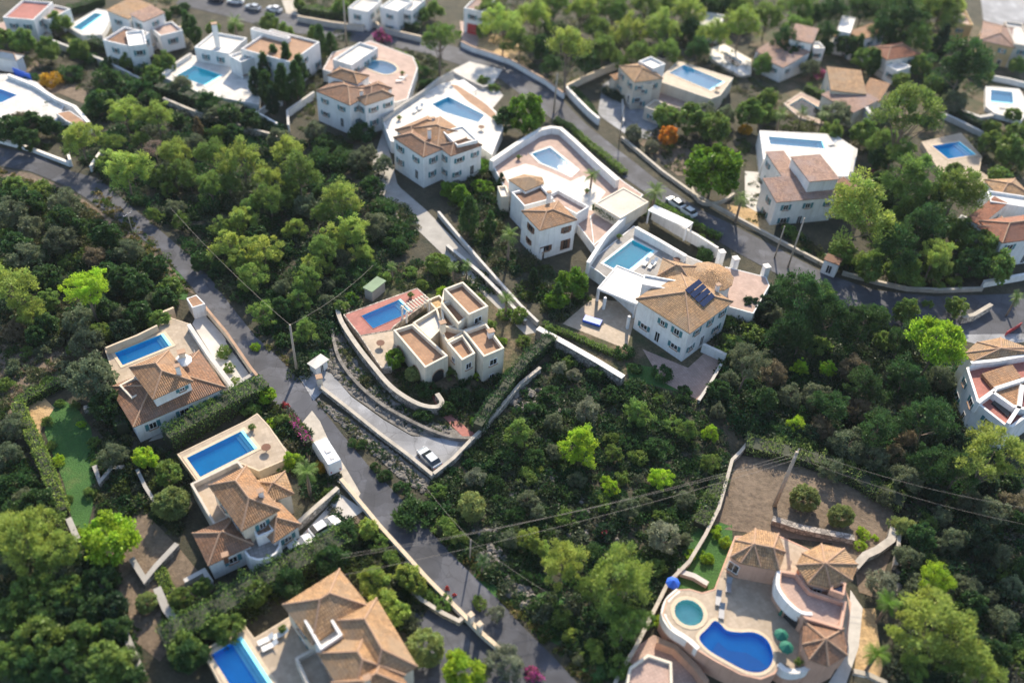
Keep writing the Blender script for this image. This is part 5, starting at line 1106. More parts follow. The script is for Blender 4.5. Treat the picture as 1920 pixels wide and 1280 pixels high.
# --- top edge houses
for lab, k, co, zt, wl, rf in (('white house at the top edge left of the hedge gate', 'z10', (690,60, 840,90, 850,-20), 5, 'white', 'conw'), ('white house with a dark window at the top edge', 'z10', (930,50, 1060,85, 1080,-20), 5.5, 'white', 'copw'),
   ('white wing at the top edge right of the dark window', 'z10', (1080,60, 1170,80, 1250,-10), 5, 'white', 'floorw'), ('small pink-roofed house with a red garage door at the top', 'z10', (1560,60, 1700,90, 1760,-10), 6, 'white', 'tilep'),
   ('pale grey house glimpsed between the pines at the top', 'z20', (1400,180, 1560,210, 1620,120), 4.5, 'white', 'conw'), ('pinkish house roof between the pines at the top', 'z20', (1340,90, 1420,110, 1440,40), 5, 'cream', 'tilep')):
    h = house(lab, q(k, co[0], co[1])[0]); hb(h, 'flat', k, co, zt, -.5, wl, rf)
    if 'garage' in lab: b = rect(*q(k, *co), zt); i = frontside(b)[0][1]; e = (b[(i+1) % 4]-b[i]).normalized(); m = (b[i]+b[(i+1) % 4])/2+Vector((e.y, -e.x, 0))*.05; bm = bmesh.new(); box(bm, m, e, 3.0, .1, -.3, 2.3); build('garage_door', bm, 'red', h)
gwall('long white wall on the far side of the top road', 'z10', (310,120, 560,165, 800,195, 820,160, 900,165, 940,205, 1240,275), 1.5, .4, 'conw', 'coping', top=True)
gwall('white wall with terracotta panels along the sandy slope', 'z10', (1540,310, 1620,350, 1780,400, 1920,450), 1.4, .4, 'white', 'ridge', top=True)
gwall('white wall with terracotta panels beside the bend pole', 'z20', (0,450, 120,520, 260,600, 390,700), 1.4, .4, 'white', 'ridge', top=True)
gwall('pale kerb wall on the far side of the right-hand road', 'o', (1165,262, 1240,325, 1300,368, 1380,412, 1450,450, 1545,500), .7, .45, 'kerb', 'kerb')
gwall('curved kerb wall around the right-hand road bend', 'o', (1578,515, 1640,532, 1700,545, 1760,548, 1840,545), .7, .45, 'kerb', 'kerb')
gwall('bright white wall at the right end of the road bend', 'o', (1840,538, 1930,522), 1.3, .5, 'white', 'white')
gwall('low wall curving round the big tree by the road', 'o', (1290,345, 1310,380, 1345,385, 1375,368), .7, .4, 'kerb', 'kerb', sm=True)
gwall('grey terrace wall of the car park by the beige villa', 'o', (1165,160, 1168,235), 1.0, .3, 'conw', 'conw')
gwall('white kerb wall along the left end of the road', 'o', (-20,262, 60,284, 133,312), .8, .5, 'white', 'copw')
gwall('white wall end stepping down through the pines', 'z00', (775,1165, 720,1240, 690,1290), 1.2, .4, 'white', 'copw')
gwall('short white gate wall at the road by the pines', 'z00', (515,1165, 540,1250), 1.4, .4, 'white', 'copw')
gwall('low white roadside wall with red trim beside the lower road', 'o', (640,905, 690,965, 712,992, 760,1045, 800,1090, 850,1140, 905,1195, 940,1225), .9, .4, 'white', 'coping')
gwall('curved planter wall at the forecourt above the lower road', 'o', (772,1112, 790,1130, 830,1155, 860,1170, 872,1160), .8, .4, 'stonep', 'kerb')
for i, (x, y) in enumerate(((882,1172), (898,1190))):
    h = house('%s white gate post of the lower roadside wall' % ('left', 'right')[i], (x, y), name='gate_pillar', cat='pillar'); g = G(x, y); bm = bmesh.new(); box(bm, g, Vector((1, -1, 0)), .55, .55, -.2, 1.9); build('pillar_shaft', bm, 'white', h)
    bm = bmesh.new(); box(bm, g, Vector((1, -1, 0)), .7, .7, 1.9, 2.02); build('cap', bm, 'coping', h)
gwall('low white wall beside the alley on its upper side', 'o', (822,405, 870,462, 930,530, 975,580, 1008,612), 1.0, .35, 'conw', 'conw')
gwall('stone wall along the lower side of the alley', 'o', (838,468, 900,520, 950,570, 985,610), 1.0, .5, 'stone', 'conw')
gwall('grey wall between the two lower left gardens', 'z03', (530,80, 620,290), 1.0, .6, 'stone', 'concrete')
gwall('long grey garden wall at the lower left', 'z03', (740,540, 850,720, 960,950, 1080,1240), 1.0, .6, 'stone', 'concrete')
gwall('stepped stone wall in the lower left garden', 'z03', (1000,380, 1100,540, 1180,440, 1340,270), 1.0, .6, 'stone', 'concrete')
gwall('dry-stone wall below the green strip at the lower left', 'z03', (1190,600, 1260,760, 1340,860), 1.0, .8, 'stone', 'concrete')
gwall('pale stone wall by the lawn bench', 'z02', (640,530, 760,510, 800,500, 790,620), .9, .6, 'stone', 'concrete')
gwall('thin grey wall below the round bluish bush', 'z02', (1040,990, 1100,1120, 1170,1230), .9, .35, 'stone', 'concrete')
gwall('pale stone wall above the dark lower left shrubs', 'z02', (720,960, 760,1080, 850,970, 940,970), .8, .5, 'stone', 'concrete')
# ================================================================ HEDGES
hedge('long tall clipped hedge between the left villa and the deep blue pool', 'o', (318,838, 380,802, 440,768, 502,738), 3.2, 2.6, 'dark', tip='mid')
hedge('long narrow bright hedge down the left garden', 'o', (38,768, 62,820, 85,870, 105,920, 122,968), 1.6, 1.5, 'mid', tip='yel')
hedge('pale green hedge across the top of the left garden', 'o', (36,766, 70,745, 120,722), 1.5, 1.4, 'mid')
hedge('row of bushy hedge between the two lowest left villas', 'o', (310,1215, 350,1192, 400,1168, 440,1140, 480,1110, 530,1085, 600,1050, 650,1020), 3.0, 3.2, 'dark', tip='mid', rough=.25)
hedge('dark sharp cypress hedge right of the central cream villa', 'o', (895,815, 920,775, 950,735, 985,690, 1018,660, 1035,648), 2.6, 1.7, 'deep', tip='dark', rough=.2)
hedge('clipped hedge along the left side of the top road', 'z10', (320,90, 560,125, 820,160), 1.8, 2.2, 'dark', tip='mid')
hedge('clipped hedge right of the gate on the top road', 'z10', (940,170, 1100,200, 1240,240), 1.8, 2.0, 'dark', tip='mid')
hedge('thin clipped hedge behind the half hidden pool', 'TR', (620,845, 840,960, 1080,1090), 1.6, 1.3, 'mid', tip='bright')
hedge('dark clipped hedge by the grey wall at the far right', 'z30', (1370,850, 1500,930, 1620,990), 1.8, 2.0, 'dark')
hedge('low hedge along the road side of the white wrapped terrace', 'H6', (640,40, 760,90, 900,220, 1080,360, 1240,500), 1.0, 1.3, 'mid')
hedge('dark hedge behind the white wall of the beige villa car park', 'H13', (170,480, 290,600, 410,750), 1.0, 1.3, 'dark')
hedge('dark row of cypresses below the turquoise square pool terrace', 'H9', (10,840, 200,880, 350,930, 560,1000, 760,1060, 1000,1110), 2.6, 2.6, 'deep', tip='dark', rough=.25, top=True)
hedge('ivy covering the wall left of the sandy lot', 'o', (1352,900, 1330,945, 1310,990), 1.2, 2.0, 'mid', tip='grey')
hedge('dense green ivy bank along the far edge of the sandy lot', 'o', (1395,838, 1450,850, 1530,868, 1600,900, 1655,935, 1690,950), 1.6, 2.8, 'mid', tip='pale', rough=.3)
hedge('small dark hedge in front of the beige villa', 'H13', (490,500, 600,560, 720,610), 1.6, 1.6, 'deep')
hedge('clipped hedge between the pale curved roof and the grey wall', 'TR', (1060,420, 1180,480, 1380,600), 2.8, 2.6, 'mid', tip='bright')
hedge('trimmed bright hedge below the left villa pool balustrade', 'H1', (190,450, 320,370, 490,280), 1.3, 1.4, 'mid', tip='bright')
hedge('green strip hedge beside the stepped stone wall at the lower left', 'z03', (1200,440, 1260,580, 1340,780), .7, 1.2, 'yel', tip='mid')
hedge('dark hedge beside the lawn of the top left villa', 'z00', (690,360, 800,400, 960,450), 2.6, 2.0, 'dark')
hedge('dark hedge behind the narrow turquoise pool', 'z00', (520,110, 640,80, 780,30), 2.0, 1.8, 'dark')
hedge('clipped garden hedge between the left villa and the big lawn', 'o', (195,700, 215,760, 235,815), 2.6, 1.8, 'deep', tip='dark')
hedge('low hedge under the white L-shaped wall by the street', 'z21', (1050,240, 1200,330, 1400,440, 1560,520), 1.0, 1.2, 'mid', tip='bright')
hedge('bright green hedge strip in front of the grey flat annex', 'H6', (980,770, 1110,850, 1200,900), .9, 1.6, 'dark', z0=2.8)
hedge('low shrub strip above the blue-covered table terrace', 'z21', (230,1160, 500,1270, 840,1420), .7, 1.0, 'mid')
# ================================================================ TREES (pixel centre of crown, crown width)
many('pine','yel', 232,210,56, 292,215,64, 150,262,64, 235,318,78, 330,290,56, 455,303,74, 540,285,62, 500,335,56, 640,372,74, 660,432,64)
many('pine','mid', 210,268,40, 400,292,58, 560,325,74, 395,352,54, 505,372,58, 355,335,40, 430,345,44, 262,262,34, 345,322,46, 605,400,44, 470,388,40, 605,470,56)
many('young_pine','yel', 455,412,54, 682,474,44, 430,462,62, 495,472,72, 555,427,40, 620,455,56, 590,500,50)
many('young_pine','mid', 475,520,62, 575,530,58, 560,565,46, 572,620,46, 495,588,50, 450,495,44, 545,350,40, 415,430,40)
plant('dead_pine','ash', 290,277,42, 'bare grey-brown dead pine standing among the sunlit pines left of centre')
plant('cypress','brown', 372,243,18, 'narrow brown dying conifer behind the sunlit pine grove')
many('olive_tree','grey', 575,388,52, 705,425,56, 365,270,44, 520,262,44, 530,540,36)
many('leafy_tree','dark', 180,195,42, 92,238,34, 205,190,36)
many('leafy_tree','bright', 190,185,30)
# lower sharp plot
many('young_pine','lime', 1086,836,74, 1333,812,32, 1240,897,46, 1143,912,36)
many('young_pine','mid', 1196,776,50, 970,815,56, 1288,808,42, 1333,868,40, 1150,850,34)
plant('round_bush','pale', 885,948,62, 'large round pale green bush on the rocky edge of the lower plot')
many('pine','yel', 1056,1060,88, 1165,1085,122)
many('pine','mid', 1172,1172,84, 1110,1110,62)
many('young_pine','yel', 992,1010,48, 1018,1030,36)
many('olive_tree','silver', 1245,1005,66, 890,893,42, 1100,768,52, 1050,690,32, 1075,702,30)
many('olive_tree','grey', 1180,950,44, 990,935,40, 1010,960,34, 1285,935,40, 1080,900,36, 1040,790,40)
many('bush','dark', 945,865,56, 930,905,40, 1000,860,44, 1150,740,46, 1240,700,44, 1280,740,40, 1120,700,40, 1030,740,44, 1230,840,50, 1180,830,44, 1000,770,40)
many('palm','dark', 905,1052,34)
many('bush','yel', 1012,880,18, 1110,1220,46, 1075,1190,36)
many('bush','mid', 1160,1250,48, 1050,1160,40, 835,990,50, 860,1010,40)
# right-bottom wood
many('pine','lime', 1752,1088,58); many('pine','yel', 1750,1178,134, 1838,1268,66)
many('pine','mid', 1780,1235,60, 1715,1250,50)
many('young_pine','pale', 1690,985,40)
many('olive_tree','silver', 1655,1096,62, 1830,1262,40); many('olive_tree','grey', 1812,1100,50, 1790,1010,46, 1870,1040,50, 1900,1100,44, 1700,1120,34, 1880,1160,50, 1860,960,60)
many('palm','bright', 1668,1128,52, 1645,1225,52)
many('round_bush','pale', 1508,935,56, 1576,968,48)
many('bush','lime', 1620,1000,26, 1612,1022,24, 1640,1008,14, 1340,1000,22, 1360,1015,26, 1295,1040,24, 1325,1045,26, 1345,990,16, 1240,1165,30)
# right woods
many('tall_pine','yel', 1612,405,128); plant('high_pine','yel', 1868,845,112); many('high_pine','mid', 1710,195,112)
many('tall_pine','dark', 1806,125,98, 1730,430,84, 1680,480,76)
many('tall_pine','mid', 1706,352,86, 1790,372,84, 1696,300,60, 1655,275,50)
many('leafy_tree','mid', 1835,460,62, 1872,495,62, 1690,505,60, 1630,505,50, 1905,445,40, 1580,470,50)
many('leafy_tree','bright', 1340,320,106, 985,215,80); many('leafy_tree','dark', 950,225,50)
many('tall_pine','dark', 1502,560,100, 1560,600,84, 1620,610,70, 1468,622,56); many('tall_pine','mid', 1545,560,50)
many('umbrella_pine','lime', 1758,645,108)
many('pine','dark', 1620,720,70, 1700,700,70, 1650,800,80, 1740,790,90, 1560,760,70, 1500,640,60, 1800,880,80, 1740,870,70, 1380,650,40, 1690,640,60)
many('young_pine','lime', 1500,690,32, 1552,692,34, 1495,795,36); many('olive_tree','grey', 1590,830,70, 1530,740,60, 1640,860,60, 1700,900,60, 1560,880,50, 1480,740,50, 1660,930,40)
plant('high_pine','grey', 1405,672,74); many('olive_tree','brown', 1600,690,60, 1540,800,50, 1610,770,50)
# top forest
many('high_pine','yel', 1068,85,82, 1760,470,60); many('pine','yel', 1180,60,60, 1240,55,66, 945,55,70, 1005,35,60, 1090,20,60, 1390,50,70, 1290,20,60, 1340,65,50); many('pine','mid', 1150,20,60, 1210,15,60, 920,20,56, 1440,30,60, 1500,15,60, 1040,15,56, 975,85,50, 1130,95,60, 1200,105,50, 1250,100,50, 1120,60,50, 1490,50,50)
many('high_pine','mid', 825,65,66); many('pine','dark', 1100,115,56, 1310,95,50, 1470,80,50, 1560,20,60, 1620,15,60, 1690,40,70, 1650,60,50)
many('tall_pine','mid', 1760,25,70, 1720,75,50)
many('leafy_tree','yel', 1770,10,60); plant('leafy_tree','orange', 1252,255,40, 'orange autumn tree beside the right-hand road'); plant('bush','gold', 1398,243,26, 'bright yellow bush left of the long pool'); plant('bush','gold', 598,878,30, 'golden yellow bush below the white van')
many('round_bush','silver', 1188,250,36, 1222,275,30)
many('leafy_tree','mid', 1405,215,50, 1440,190,40, 1430,120,40, 1295,225,60, 1340,240,60, 1250,215,50, 1560,250,44, 1620,250,50, 1440,215,36)
many('olive_tree','grey', 1360,215,40, 1570,215,60, 1650,225,44, 1790,190,40, 1320,215,50, 1520,130,40)
plant('flower_bush','magenta', 1532,137,32, 'magenta bougainvillea between the upper right villas'); plant('flower_bush','magenta', 712,72,36, 'magenta bougainvillea on the wall above the kidney-shaped pool')
plant('flower_bush','purple', 1147,340,20, 'purple-flowered bush at the end of the white wrapped wall'); plant('flower_bush','magenta', 1640,322,16, 'small magenta bush right of the pink-tiled villa'); plant('flower_bush','magenta', 1455,372,12, 'tiny magenta climber at the corner of the pink-tiled villa')
many('leafy_tree','dark', 1480,110,36, 1545,90,30, 1590,85,40); many('leafy_tree','mid', 1625,110,44)
many('cypress','dark', 352,50,22, 366,62,22, 495,130,26, 515,115,26, 538,120,30, 562,130,28, 500,165,30, 530,160,34, 555,155,30, 600,80,26, 620,85,24, 880,405,40, 1045,555,26, 920,420,24, 1515,105,16)
many('cypress','deep', 480,160,26, 510,190,26, 940,340,16, 1000,520,18, 1760,90,30, 1788,150,34)
many('leafy_tree','mid', 400,55,26, 505,45,36, 535,60,30, 590,62,26, 440,50,28); many('palm','mid', 440,40,34, 475,140,24, 955,445,44, 1230,355,44, 1390,375,40, 1110,330,36, 850,500,30, 950,560,38, 735,500,26, 875,498,28, 575,885,56, 1545,215,30, 1465,215,30, 1505,210,24, 1905,560,30)
many('round_bush','mid', 822,495,52, 792,535,26); many('bush','bright', 660,560,30, 850,360,50, 900,310,46, 905,350,44)
many('leafy_tree','bright', 1075,530,62, 1045,560,44, 865,365,36, 740,670,40, 890,790,20); many('round_bush','pale', 775,702,34)
many('bush','dark', 800,730,44, 860,745,44, 835,765,36, 760,660,30, 960,700,30, 910,740,36, 870,715,24, 790,775,30, 795,778,34, 880,700,28, 1170,660,40, 1190,690,30)
many('bush','mid', 850,700,36, 915,610,30, 930,640,30, 945,590,30, 700,510,30, 770,510,30, 680,540,26, 720,520,30, 980,640,30, 970,600,26, 900,560,24)
many('bush','lime', 830,548,26, 940,640,20, 905,672,24, 985,675,16, 895,705,20, 870,385,22)
many('bush','dark', 720,890,30, 755,915,34, 680,835,24, 705,875,22, 660,830,20, 770,965,70, 800,960,50, 870,850,20, 1295,160,24, 1320,175,24, 1345,185,24, 1410,210,30)
many('olive_tree','grey', 590,245,44, 690,290,40, 670,300,44, 720,310,40, 780,250,30, 400,215,40, 340,160,40, 640,480,34); many('bush','dark', 610,270,50, 640,300,60, 700,350,50, 680,250,50, 600,300,54, 720,390,54, 735,430,60, 690,500,50, 640,520,40, 740,460,50)
many('leafy_tree','dark', 430,215,44, 470,225,40, 440,250,36, 390,195,44)
# left blurred wood
plant('high_pine','lime', 165,545,72); many('pine','yel', 22,545,86, 60,590,50); many('olive_tree','grey', 110,450,60, 150,600,60, 175,710,100, 240,470,50, 45,480,60, 120,380,60, 160,640,60, 60,430,50, 20,400,60)
many('leafy_tree','dark', 120,420,60, 200,440,50, 230,520,50, 260,540,50, 290,500,44, 200,580,50, 260,590,50, 310,560,44, 50,380,50, 30,460,50, 90,520,50); many('leafy_tree','mid', 320,540,44, 300,600,40, 190,625,40, 30,350,40, 90,560,40)
many('olive_tree','brown', 175,480,44); many('bush','grey', 30,690,34, 80,660,30, 120,690,34, 60,735,30, 100,640,34); many('bush','mid', 50,660,26, 10,720,30, 90,715,26, 140,655,30)
# lower left gardens
many('leafy_tree','lime', 272,858,42, 205,1010,96, 545,860,34, 500,740,34); many('pine','yel', 40,1010,110, 110,1040,80, 20,990,60)
many('leafy_tree','mid', 315,885,48, 60,1110,70, 130,1110,60, 70,1200,80, 20,1150,60, 200,1240,80, 150,1190,60, 20,1240,60, 430,1180,60, 345,1215,60, 400,1170,50, 480,1110,50, 380,1100,36, 340,1120,40)
many('leafy_tree','dark', 120,1250,70, 170,1140,60, 220,1180,50, 60,1260,60, 250,1280,50, 90,1150,60, 190,1090,60, 360,1230,60, 620,1050,60, 540,1090,60, 650,1000,50, 200,760,60, 220,740,36)
many('olive_tree','grey', 212,855,50, 130,1080,60, 20,800,50, 16,850,46); many('round_bush','pale', 322,945,66, 798,1215,76, 275,1130,40)
many('olive_tree','silver', 610,1035,60, 945,1245,76, 140,1130,40, 930,1150,34)
plant('leafy_tree','lime', 868,1262,82, 'large lime green tree at the bottom edge beside the gate posts')
many('leafy_tree','yel', 690,990,40, 765,1080,50, 780,1095,40, 700,1090,60, 720,1130,60, 745,1150,50); many('bush','mid', 800,1115,36, 830,1130,40, 730,1050,40, 710,1020,40, 900,1130,30)
many('flower_bush','redf', 705,1018,12, 722,1000,9, 838,1102,10, 852,1115,8, 535,760,16)
plant('flower_bush','magenta', 1000,1265,34, 'pink bougainvillea at the bottom edge beside the lower road'); 
many('bush','mid', 90,790,22, 96,835,20, 176,830,24, 182,870,22, 168,925,24, 140,760,20, 112,755,18, 128,935,18); many('bush','lime', 152,795,16, 112,868,18)
hedge('trailing magenta bougainvillea on the wall above the white van', 'o', (545,785, 562,812, 580,836), 1.1, 1.1, 'magenta', tip='magmix', rough=.3)
many('bush','lime', 490,830,30, 505,795,30, 480,650,20, 110,860,20, 145,1000,20)
many('bush','mid', 470,770,40, 530,790,36, 555,870,40, 520,870,30, 480,820,30, 440,720,30, 460,740,24, 420,660,30, 430,690,24, 620,925,30)
many('leafy_tree','mid', 975,590,30, 640,575,30, 1030,620,30)
many('leafy_tree','mid', 60,30,30, 110,45,36, 150,95,36, 90,95,40, 40,80,40, 10,75,36, 310,120,40, 290,140,36, 240,115,30)
many('bush','dark', 170,110,30, 210,120,36, 130,140,40, 200,150,50, 240,160,50, 260,170,50, 60,150,30, 90,200,30, 270,140,40, 280,185,40); many('bush','gold', 98,152,36)
many('olive_tree','brown', 110,60,24, 60,240,30, 40,225,30); many('leafy_tree','dark', 15,240,50, 60,230,40, 50,265,40)
many('bush','mid', 1200,390,36, 1310,450,30, 1325,465,36, 1355,560,30, 1365,605,36, 1350,660,30, 1410,625,50, 1370,640,40, 1740,570,20)
many('leafy_tree','mid', 1700,585,50, 1645,590,40, 1795,575,40, 1660,640,40); many('round_bush','dark', 1322,480,34)
many('bush','mid', 1480,430,28, 1495,445,26, 1615,490,40, 1680,520,30, 1720,530,30, 1760,535,24, 1790,530,30, 1650,480,40)
many('leafy_tree','mid', 1855,270,40, 1890,285,50, 1910,250,44, 1875,330,40, 1905,300,40, 1860,240,30, 1790,320,30); many('olive_tree','silver', 1790,195,36); many('leafy_tree','dark', 1740,230,30, 1650,300,40)
many('leafy_tree','mid', 640,12,30, 668,8,26, 815,18,34, 792,30,28, 905,60,26, 560,8,22); many('bush','mid', 760,108,26, 742,100,22, 775,120,24, 600,105,22, 575,95,22, 905,150,24, 925,165,22); many('bush','dark', 790,135,30, 800,160,30, 330,20,22, 345,12,20, 310,30,24)
many('cypress','dark', 1640,118,22, 1608,92,20); many('leafy_tree','mid', 1700,110,36, 1725,125,36, 1752,160,34, 1690,150,30, 1830,125,26, 1850,140,24, 1905,125,26, 1900,215,26)
# denser fill of individual trees and shrubs in the wooded blocks
W_R = [(1370,600),(1440,540),(1500,560),(1700,640),(1790,700),(1800,800),(1900,860),(1900,950),(1700,930),(1600,880),(1420,830),(1330,760),(1360,690)]
W_BR = [(1690,960),(1920,940),(1920,1280),(1680,1280),(1700,1120)]
W_L = [(0,340),(60,350),(150,390),(240,460),(310,520),(340,560),(200,650),(0,640)]
W_LL = [(0,800),(120,1000),(200,1060),(260,1280),(0,1280)]
W_M = [(170,190),(480,210),(600,290),(740,430),(660,560),(600,660),(520,650),(440,560),(330,440),(200,340),(110,260)]
W_P = [(820,900),(900,830),(980,730),(1040,660),(1170,710),(1300,760),(1380,850),(1330,950),(1150,1270),(1080,1240),(900,1070),(800,980)]
W_T = [(880,0),(1800,0),(1700,80),(1420,60),(1330,80),(1150,130),(1000,130),(900,70)]
W_RM = [(1640,290),(1725,300),(1735,340),(1800,430),(1890,500),(1700,540),(1560,500),(1600,420)]
dk = [('olive_tree','grey'), ('leafy_tree','dark'), ('bush','dark'), ('leafy_tree','deep'), ('bush','mid')]
scatter(W_R, 26, dk+[('olive_tree','brown')], 30, 60, seed=11); scatter(W_BR, 26, dk+[('olive_tree','grey')], 30, 56, seed=12)
scatter(W_L, 22, dk+[('olive_tree','brown')], 30, 54, seed=13); scatter(W_LL, 16, dk, 36, 60, seed=14)
scatter(W_P, 30, [('bush','dark'), ('olive_tree','grey'), ('bush','deep'), ('bush','mid')], 22, 42, seed=15)
scatter(W_M, 26, [('bush','dark'), ('leafy_tree','dark'), ('olive_tree','grey'), ('young_pine','mid')], 24, 44, seed=16)
scatter(W_T, 16, [('pine','mid'), ('pine','dark'), ('leafy_tree','dark')], 34, 56, seed=17); scatter(W_RM, 10, [('leafy_tree','dark'), ('leafy_tree','mid')], 40, 60, seed=18)
# ================================================================ SCRUB
dc = [(0.022, 0.065, 0.022), (0.035, 0.095, 0.026), (0.055, 0.09, 0.04), (0.10, 0.125, 0.075), (0.028, 0.08, 0.028)]
mc = [(0.05, 0.09, 0.02), (0.09, 0.13, 0.03), (0.13, 0.15, 0.06), (0.04, 0.08, 0.02), (0.10, 0.11, 0.05), (0.12, 0.12, 0.07)]
AV = [oq(560,706, 600,690, 720,788, 830,830, 884,828, 816,892, 604,738)]
scrub('dark evergreen scrub under the pine grove right of the curving road', [W_M, oq(560,640, 640,560, 700,480, 760,400, 790,420, 720,520, 640,600, 600,690, 560,700)], 1700, .7, 1.7, dc, 1)
scrub('low mixed scrub on the wild plot above the lower road', [W_P], 2000, .45, 1.15, dc+[(.05,.10,.025),(.04,.09,.025),(.09,.13,.05)], 2)
scrub('dark scrub of the wild slope at the right', [W_R], 1300, .8, 1.8, dc, 3); scrub('grey-green scrub in the bottom right corner', [W_BR], 1300, .6, 1.5, dc+[(0.12,.12,.09)], 4)
scrub('dark scrub left of the curving road', [W_L], 1300, .7, 1.6, dc+mc, 5); sheet('dry_ground', oq(-30,640, 60,650, 190,655, 130,715, 36,770, -30,790), 'dirt', 0.04)
scrub('dry low shrubs on the open slope at the left edge', [oq(-20,645, 60,650, 190,655, 130,715, 36,770, -20,790)], 420, .25, .8, [(.12,.15,.06),(.2,.2,.12),(.07,.12,.03),(.26,.2,.13)], 16)
scrub('green undergrowth in the bottom left corner', [W_LL], 900, .7, 1.6, dc+mc, 6)
scrub('undergrowth beneath the pines at the top', [W_T, W_RM], 900, .8, 1.6, dc+mc, 7)
scrub('garden undergrowth at the upper right', [oq(1400,200, 1560,230, 1660,230, 1700,260, 1640,300, 1600,290, 1580,262, 1420,240), oq(1280,60, 1330,70, 1430,140, 1480,190, 1440,230, 1400,200, 1340,140, 1240,110), oq(1780,200, 1920,240, 1920,340, 1840,310)], 420, .5, 1.3, mc, 8)
scrub('garden plants around the central cream villa', [oq(660,540, 740,495, 870,490, 960,560, 990,610, 960,560, 900,545, 820,540, 770,545), oq(730,650, 790,700, 830,730, 900,720, 950,690, 1000,660, 960,720, 880,810, 840,790, 760,740, 725,690), oq(640,640,700,720,760,770,740,770,660,700)], 420, .4, 1.0, mc+dc, 9)
scrub('shrubs in the gardens below the white villas', [oq(700,350, 760,390, 800,440, 740,470, 690,400), oq(840,300, 920,300, 940,380, 960,460, 1050,520, 1110,560, 1050,600, 980,560, 900,480, 850,410), oq(560,240,640,260,720,340,700,360,600,280)], 620, .5, 1.3, dc+mc, 10)
scrub('undergrowth in the lower left gardens', [oq(185,700, 205,690, 245,830, 330,850, 360,920, 340,1000, 250,960, 190,980, 172,890, 190,800), oq(320,1150, 480,1090, 640,1040, 760,1060, 820,1110, 760,1200, 700,1110, 630,1070, 520,1130, 330,1250), oq(480,720, 560,790, 640,900, 620,960, 560,900, 500,850, 470,780), oq(620,960,690,975,760,1060,700,1080,640,1040)], 900, .4, 1.1, mc+dc, 11)
scrub('plants in the top left gardens', [oq(0,60, 90,60, 140,90, 240,120, 320,170, 300,200, 180,190, 100,140, 0,120), oq(480,40, 560,60, 620,80, 600,180, 520,200, 480,150), oq(0,225,100,235,130,290,0,262)], 420, .5, 1.2, mc+dc, 12)
scrub('low plants around the houses along the top edge', [oq(560,-5, 690,-5, 690,40, 565,30), oq(700,75, 800,100, 850,130, 800,180, 760,160), oq(280,-5, 345,0, 330,40, 300,60), oq(1600,60, 1760,80, 1830,110, 1840,190, 1760,200, 1690,120), oq(1000,130, 1060,170, 1140,120, 1240,90, 1200,70, 1000,110)], 520, .4, 1.2, mc+dc, 18)
scrub('mixed low planting on the dry plots beside the right-hand road', [oq(1195,235, 1290,260, 1400,260, 1400,330, 1330,350, 1240,310), oq(560,140, 600,150, 590,220, 560,230, 540,200), oq(600,60, 660,60, 640,110, 600,100), oq(760,90, 830,110, 830,140, 770,170), oq(1400,330, 1440,330, 1440,420, 1400,420)], 330, .4, 1.1, mc, 17)
scrub('weeds and grass tufts along the road verges', [oq(180,350, 310,475, 360,545, 350,555, 290,500, 170,375), oq(800,985, 897,1082, 992,1176, 1054,1236, 1115,1290, 1150,1290, 1010,1150, 890,1035), oq(470,620, 560,690, 560,700, 520,668), oq(-20,312,120,360,200,410,190,430,100,375,-20,330)], 520, .3, .7, [(0.06, 0.13, .02), (0.12, .14, .03), (.2, .16, .06)], 13)
scrub('shrubs along the right-hand road and around the rotunda villa', [oq(1560,560, 1700,625, 1790,650, 1740,700, 1500,600), oq(1780,650, 1830,790, 1800,840, 1760,760), oq(1440,400, 1560,490, 1700,540, 1640,530, 1500,480), oq(1320,600,1440,560,1400,680,1350,700)], 420, .5, 1.3, dc+mc, 14)
scrub('weeds and small shrubs between the driveway rocks', [oq(600,650, 632,620, 680,705, 750,765, 850,800, 820,815, 760,800, 660,730), oq(592,750, 650,785, 762,870, 795,925, 676,830)], 330, .25, .7, mc+dc, 15)
def rocks(label, pg, n, r0, r1, seed):
    r = random.Random(seed); bm = bmesh.new(); w = [G(*p) for p in pg]; p2 = [(a.x, a.y) for a in w]; x0 = min(a[0] for a in p2); x1 = max(a[0] for a in p2); y0 = min(a[1] for a in p2); y1 = max(a[1] for a in p2); k = 0
    while k < n:
        x, y = r.uniform(x0, x1), r.uniform(y0, y1)
        if not inside(x, y, p2): continue
        k += 1; s = r.uniform(r0, r1); res = bmesh.ops.create_icosphere(bm, subdivisions=1, radius=s)
        a, b, c = r.uniform(.6, 1.3), r.uniform(.6, 1.3), r.uniform(.4, .9)
        for v in res['verts']: v.co = Vector((v.co.x*a*r.uniform(.75, 1.2)+x, v.co.y*b*r.uniform(.75, 1.2)+y, v.co.z*c*r.uniform(.7, 1.2)+T(x, y)+s*.15))
    o = build('rocks', bm, 'rock'); tag(o, label, 'rocks', None, 'stuff')
for i, pg in enumerate(((640,460, 700,450, 730,490, 700,520, 650,500), (420,245, 470,250, 480,275, 430,280), (310,500, 345,520, 350,560, 320,550), (1000,1120, 1050,1110, 1080,1170, 1050,1210, 1010,1170), (1075,1190, 1120,1200, 1140,1260, 1100,1280), (890,1075, 930,1085, 1000,1150, 985,1150, 900,1100), (1440,1230, 1441,1231, 1442,1229), (150,385, 185,400, 200,440, 160,430))):
    if i != 6: sheet('grass', oq(*pg), 'lawn', 0.035, sm=True)
rocks('pale limestone rubble on the bank between the driveway and the road', oq(592,745, 650,782, 712,830, 762,868, 806,902, 795,925, 735,884, 676,826, 616,776), 520, .1, .4, 1)
rocks('grey rock slope under the curved dry-stone wall', oq(600,640, 632,615, 680,700, 760,770, 850,803, 830,818, 770,806, 720,778, 660,734, 618,700), 900, .12, .5, 2)
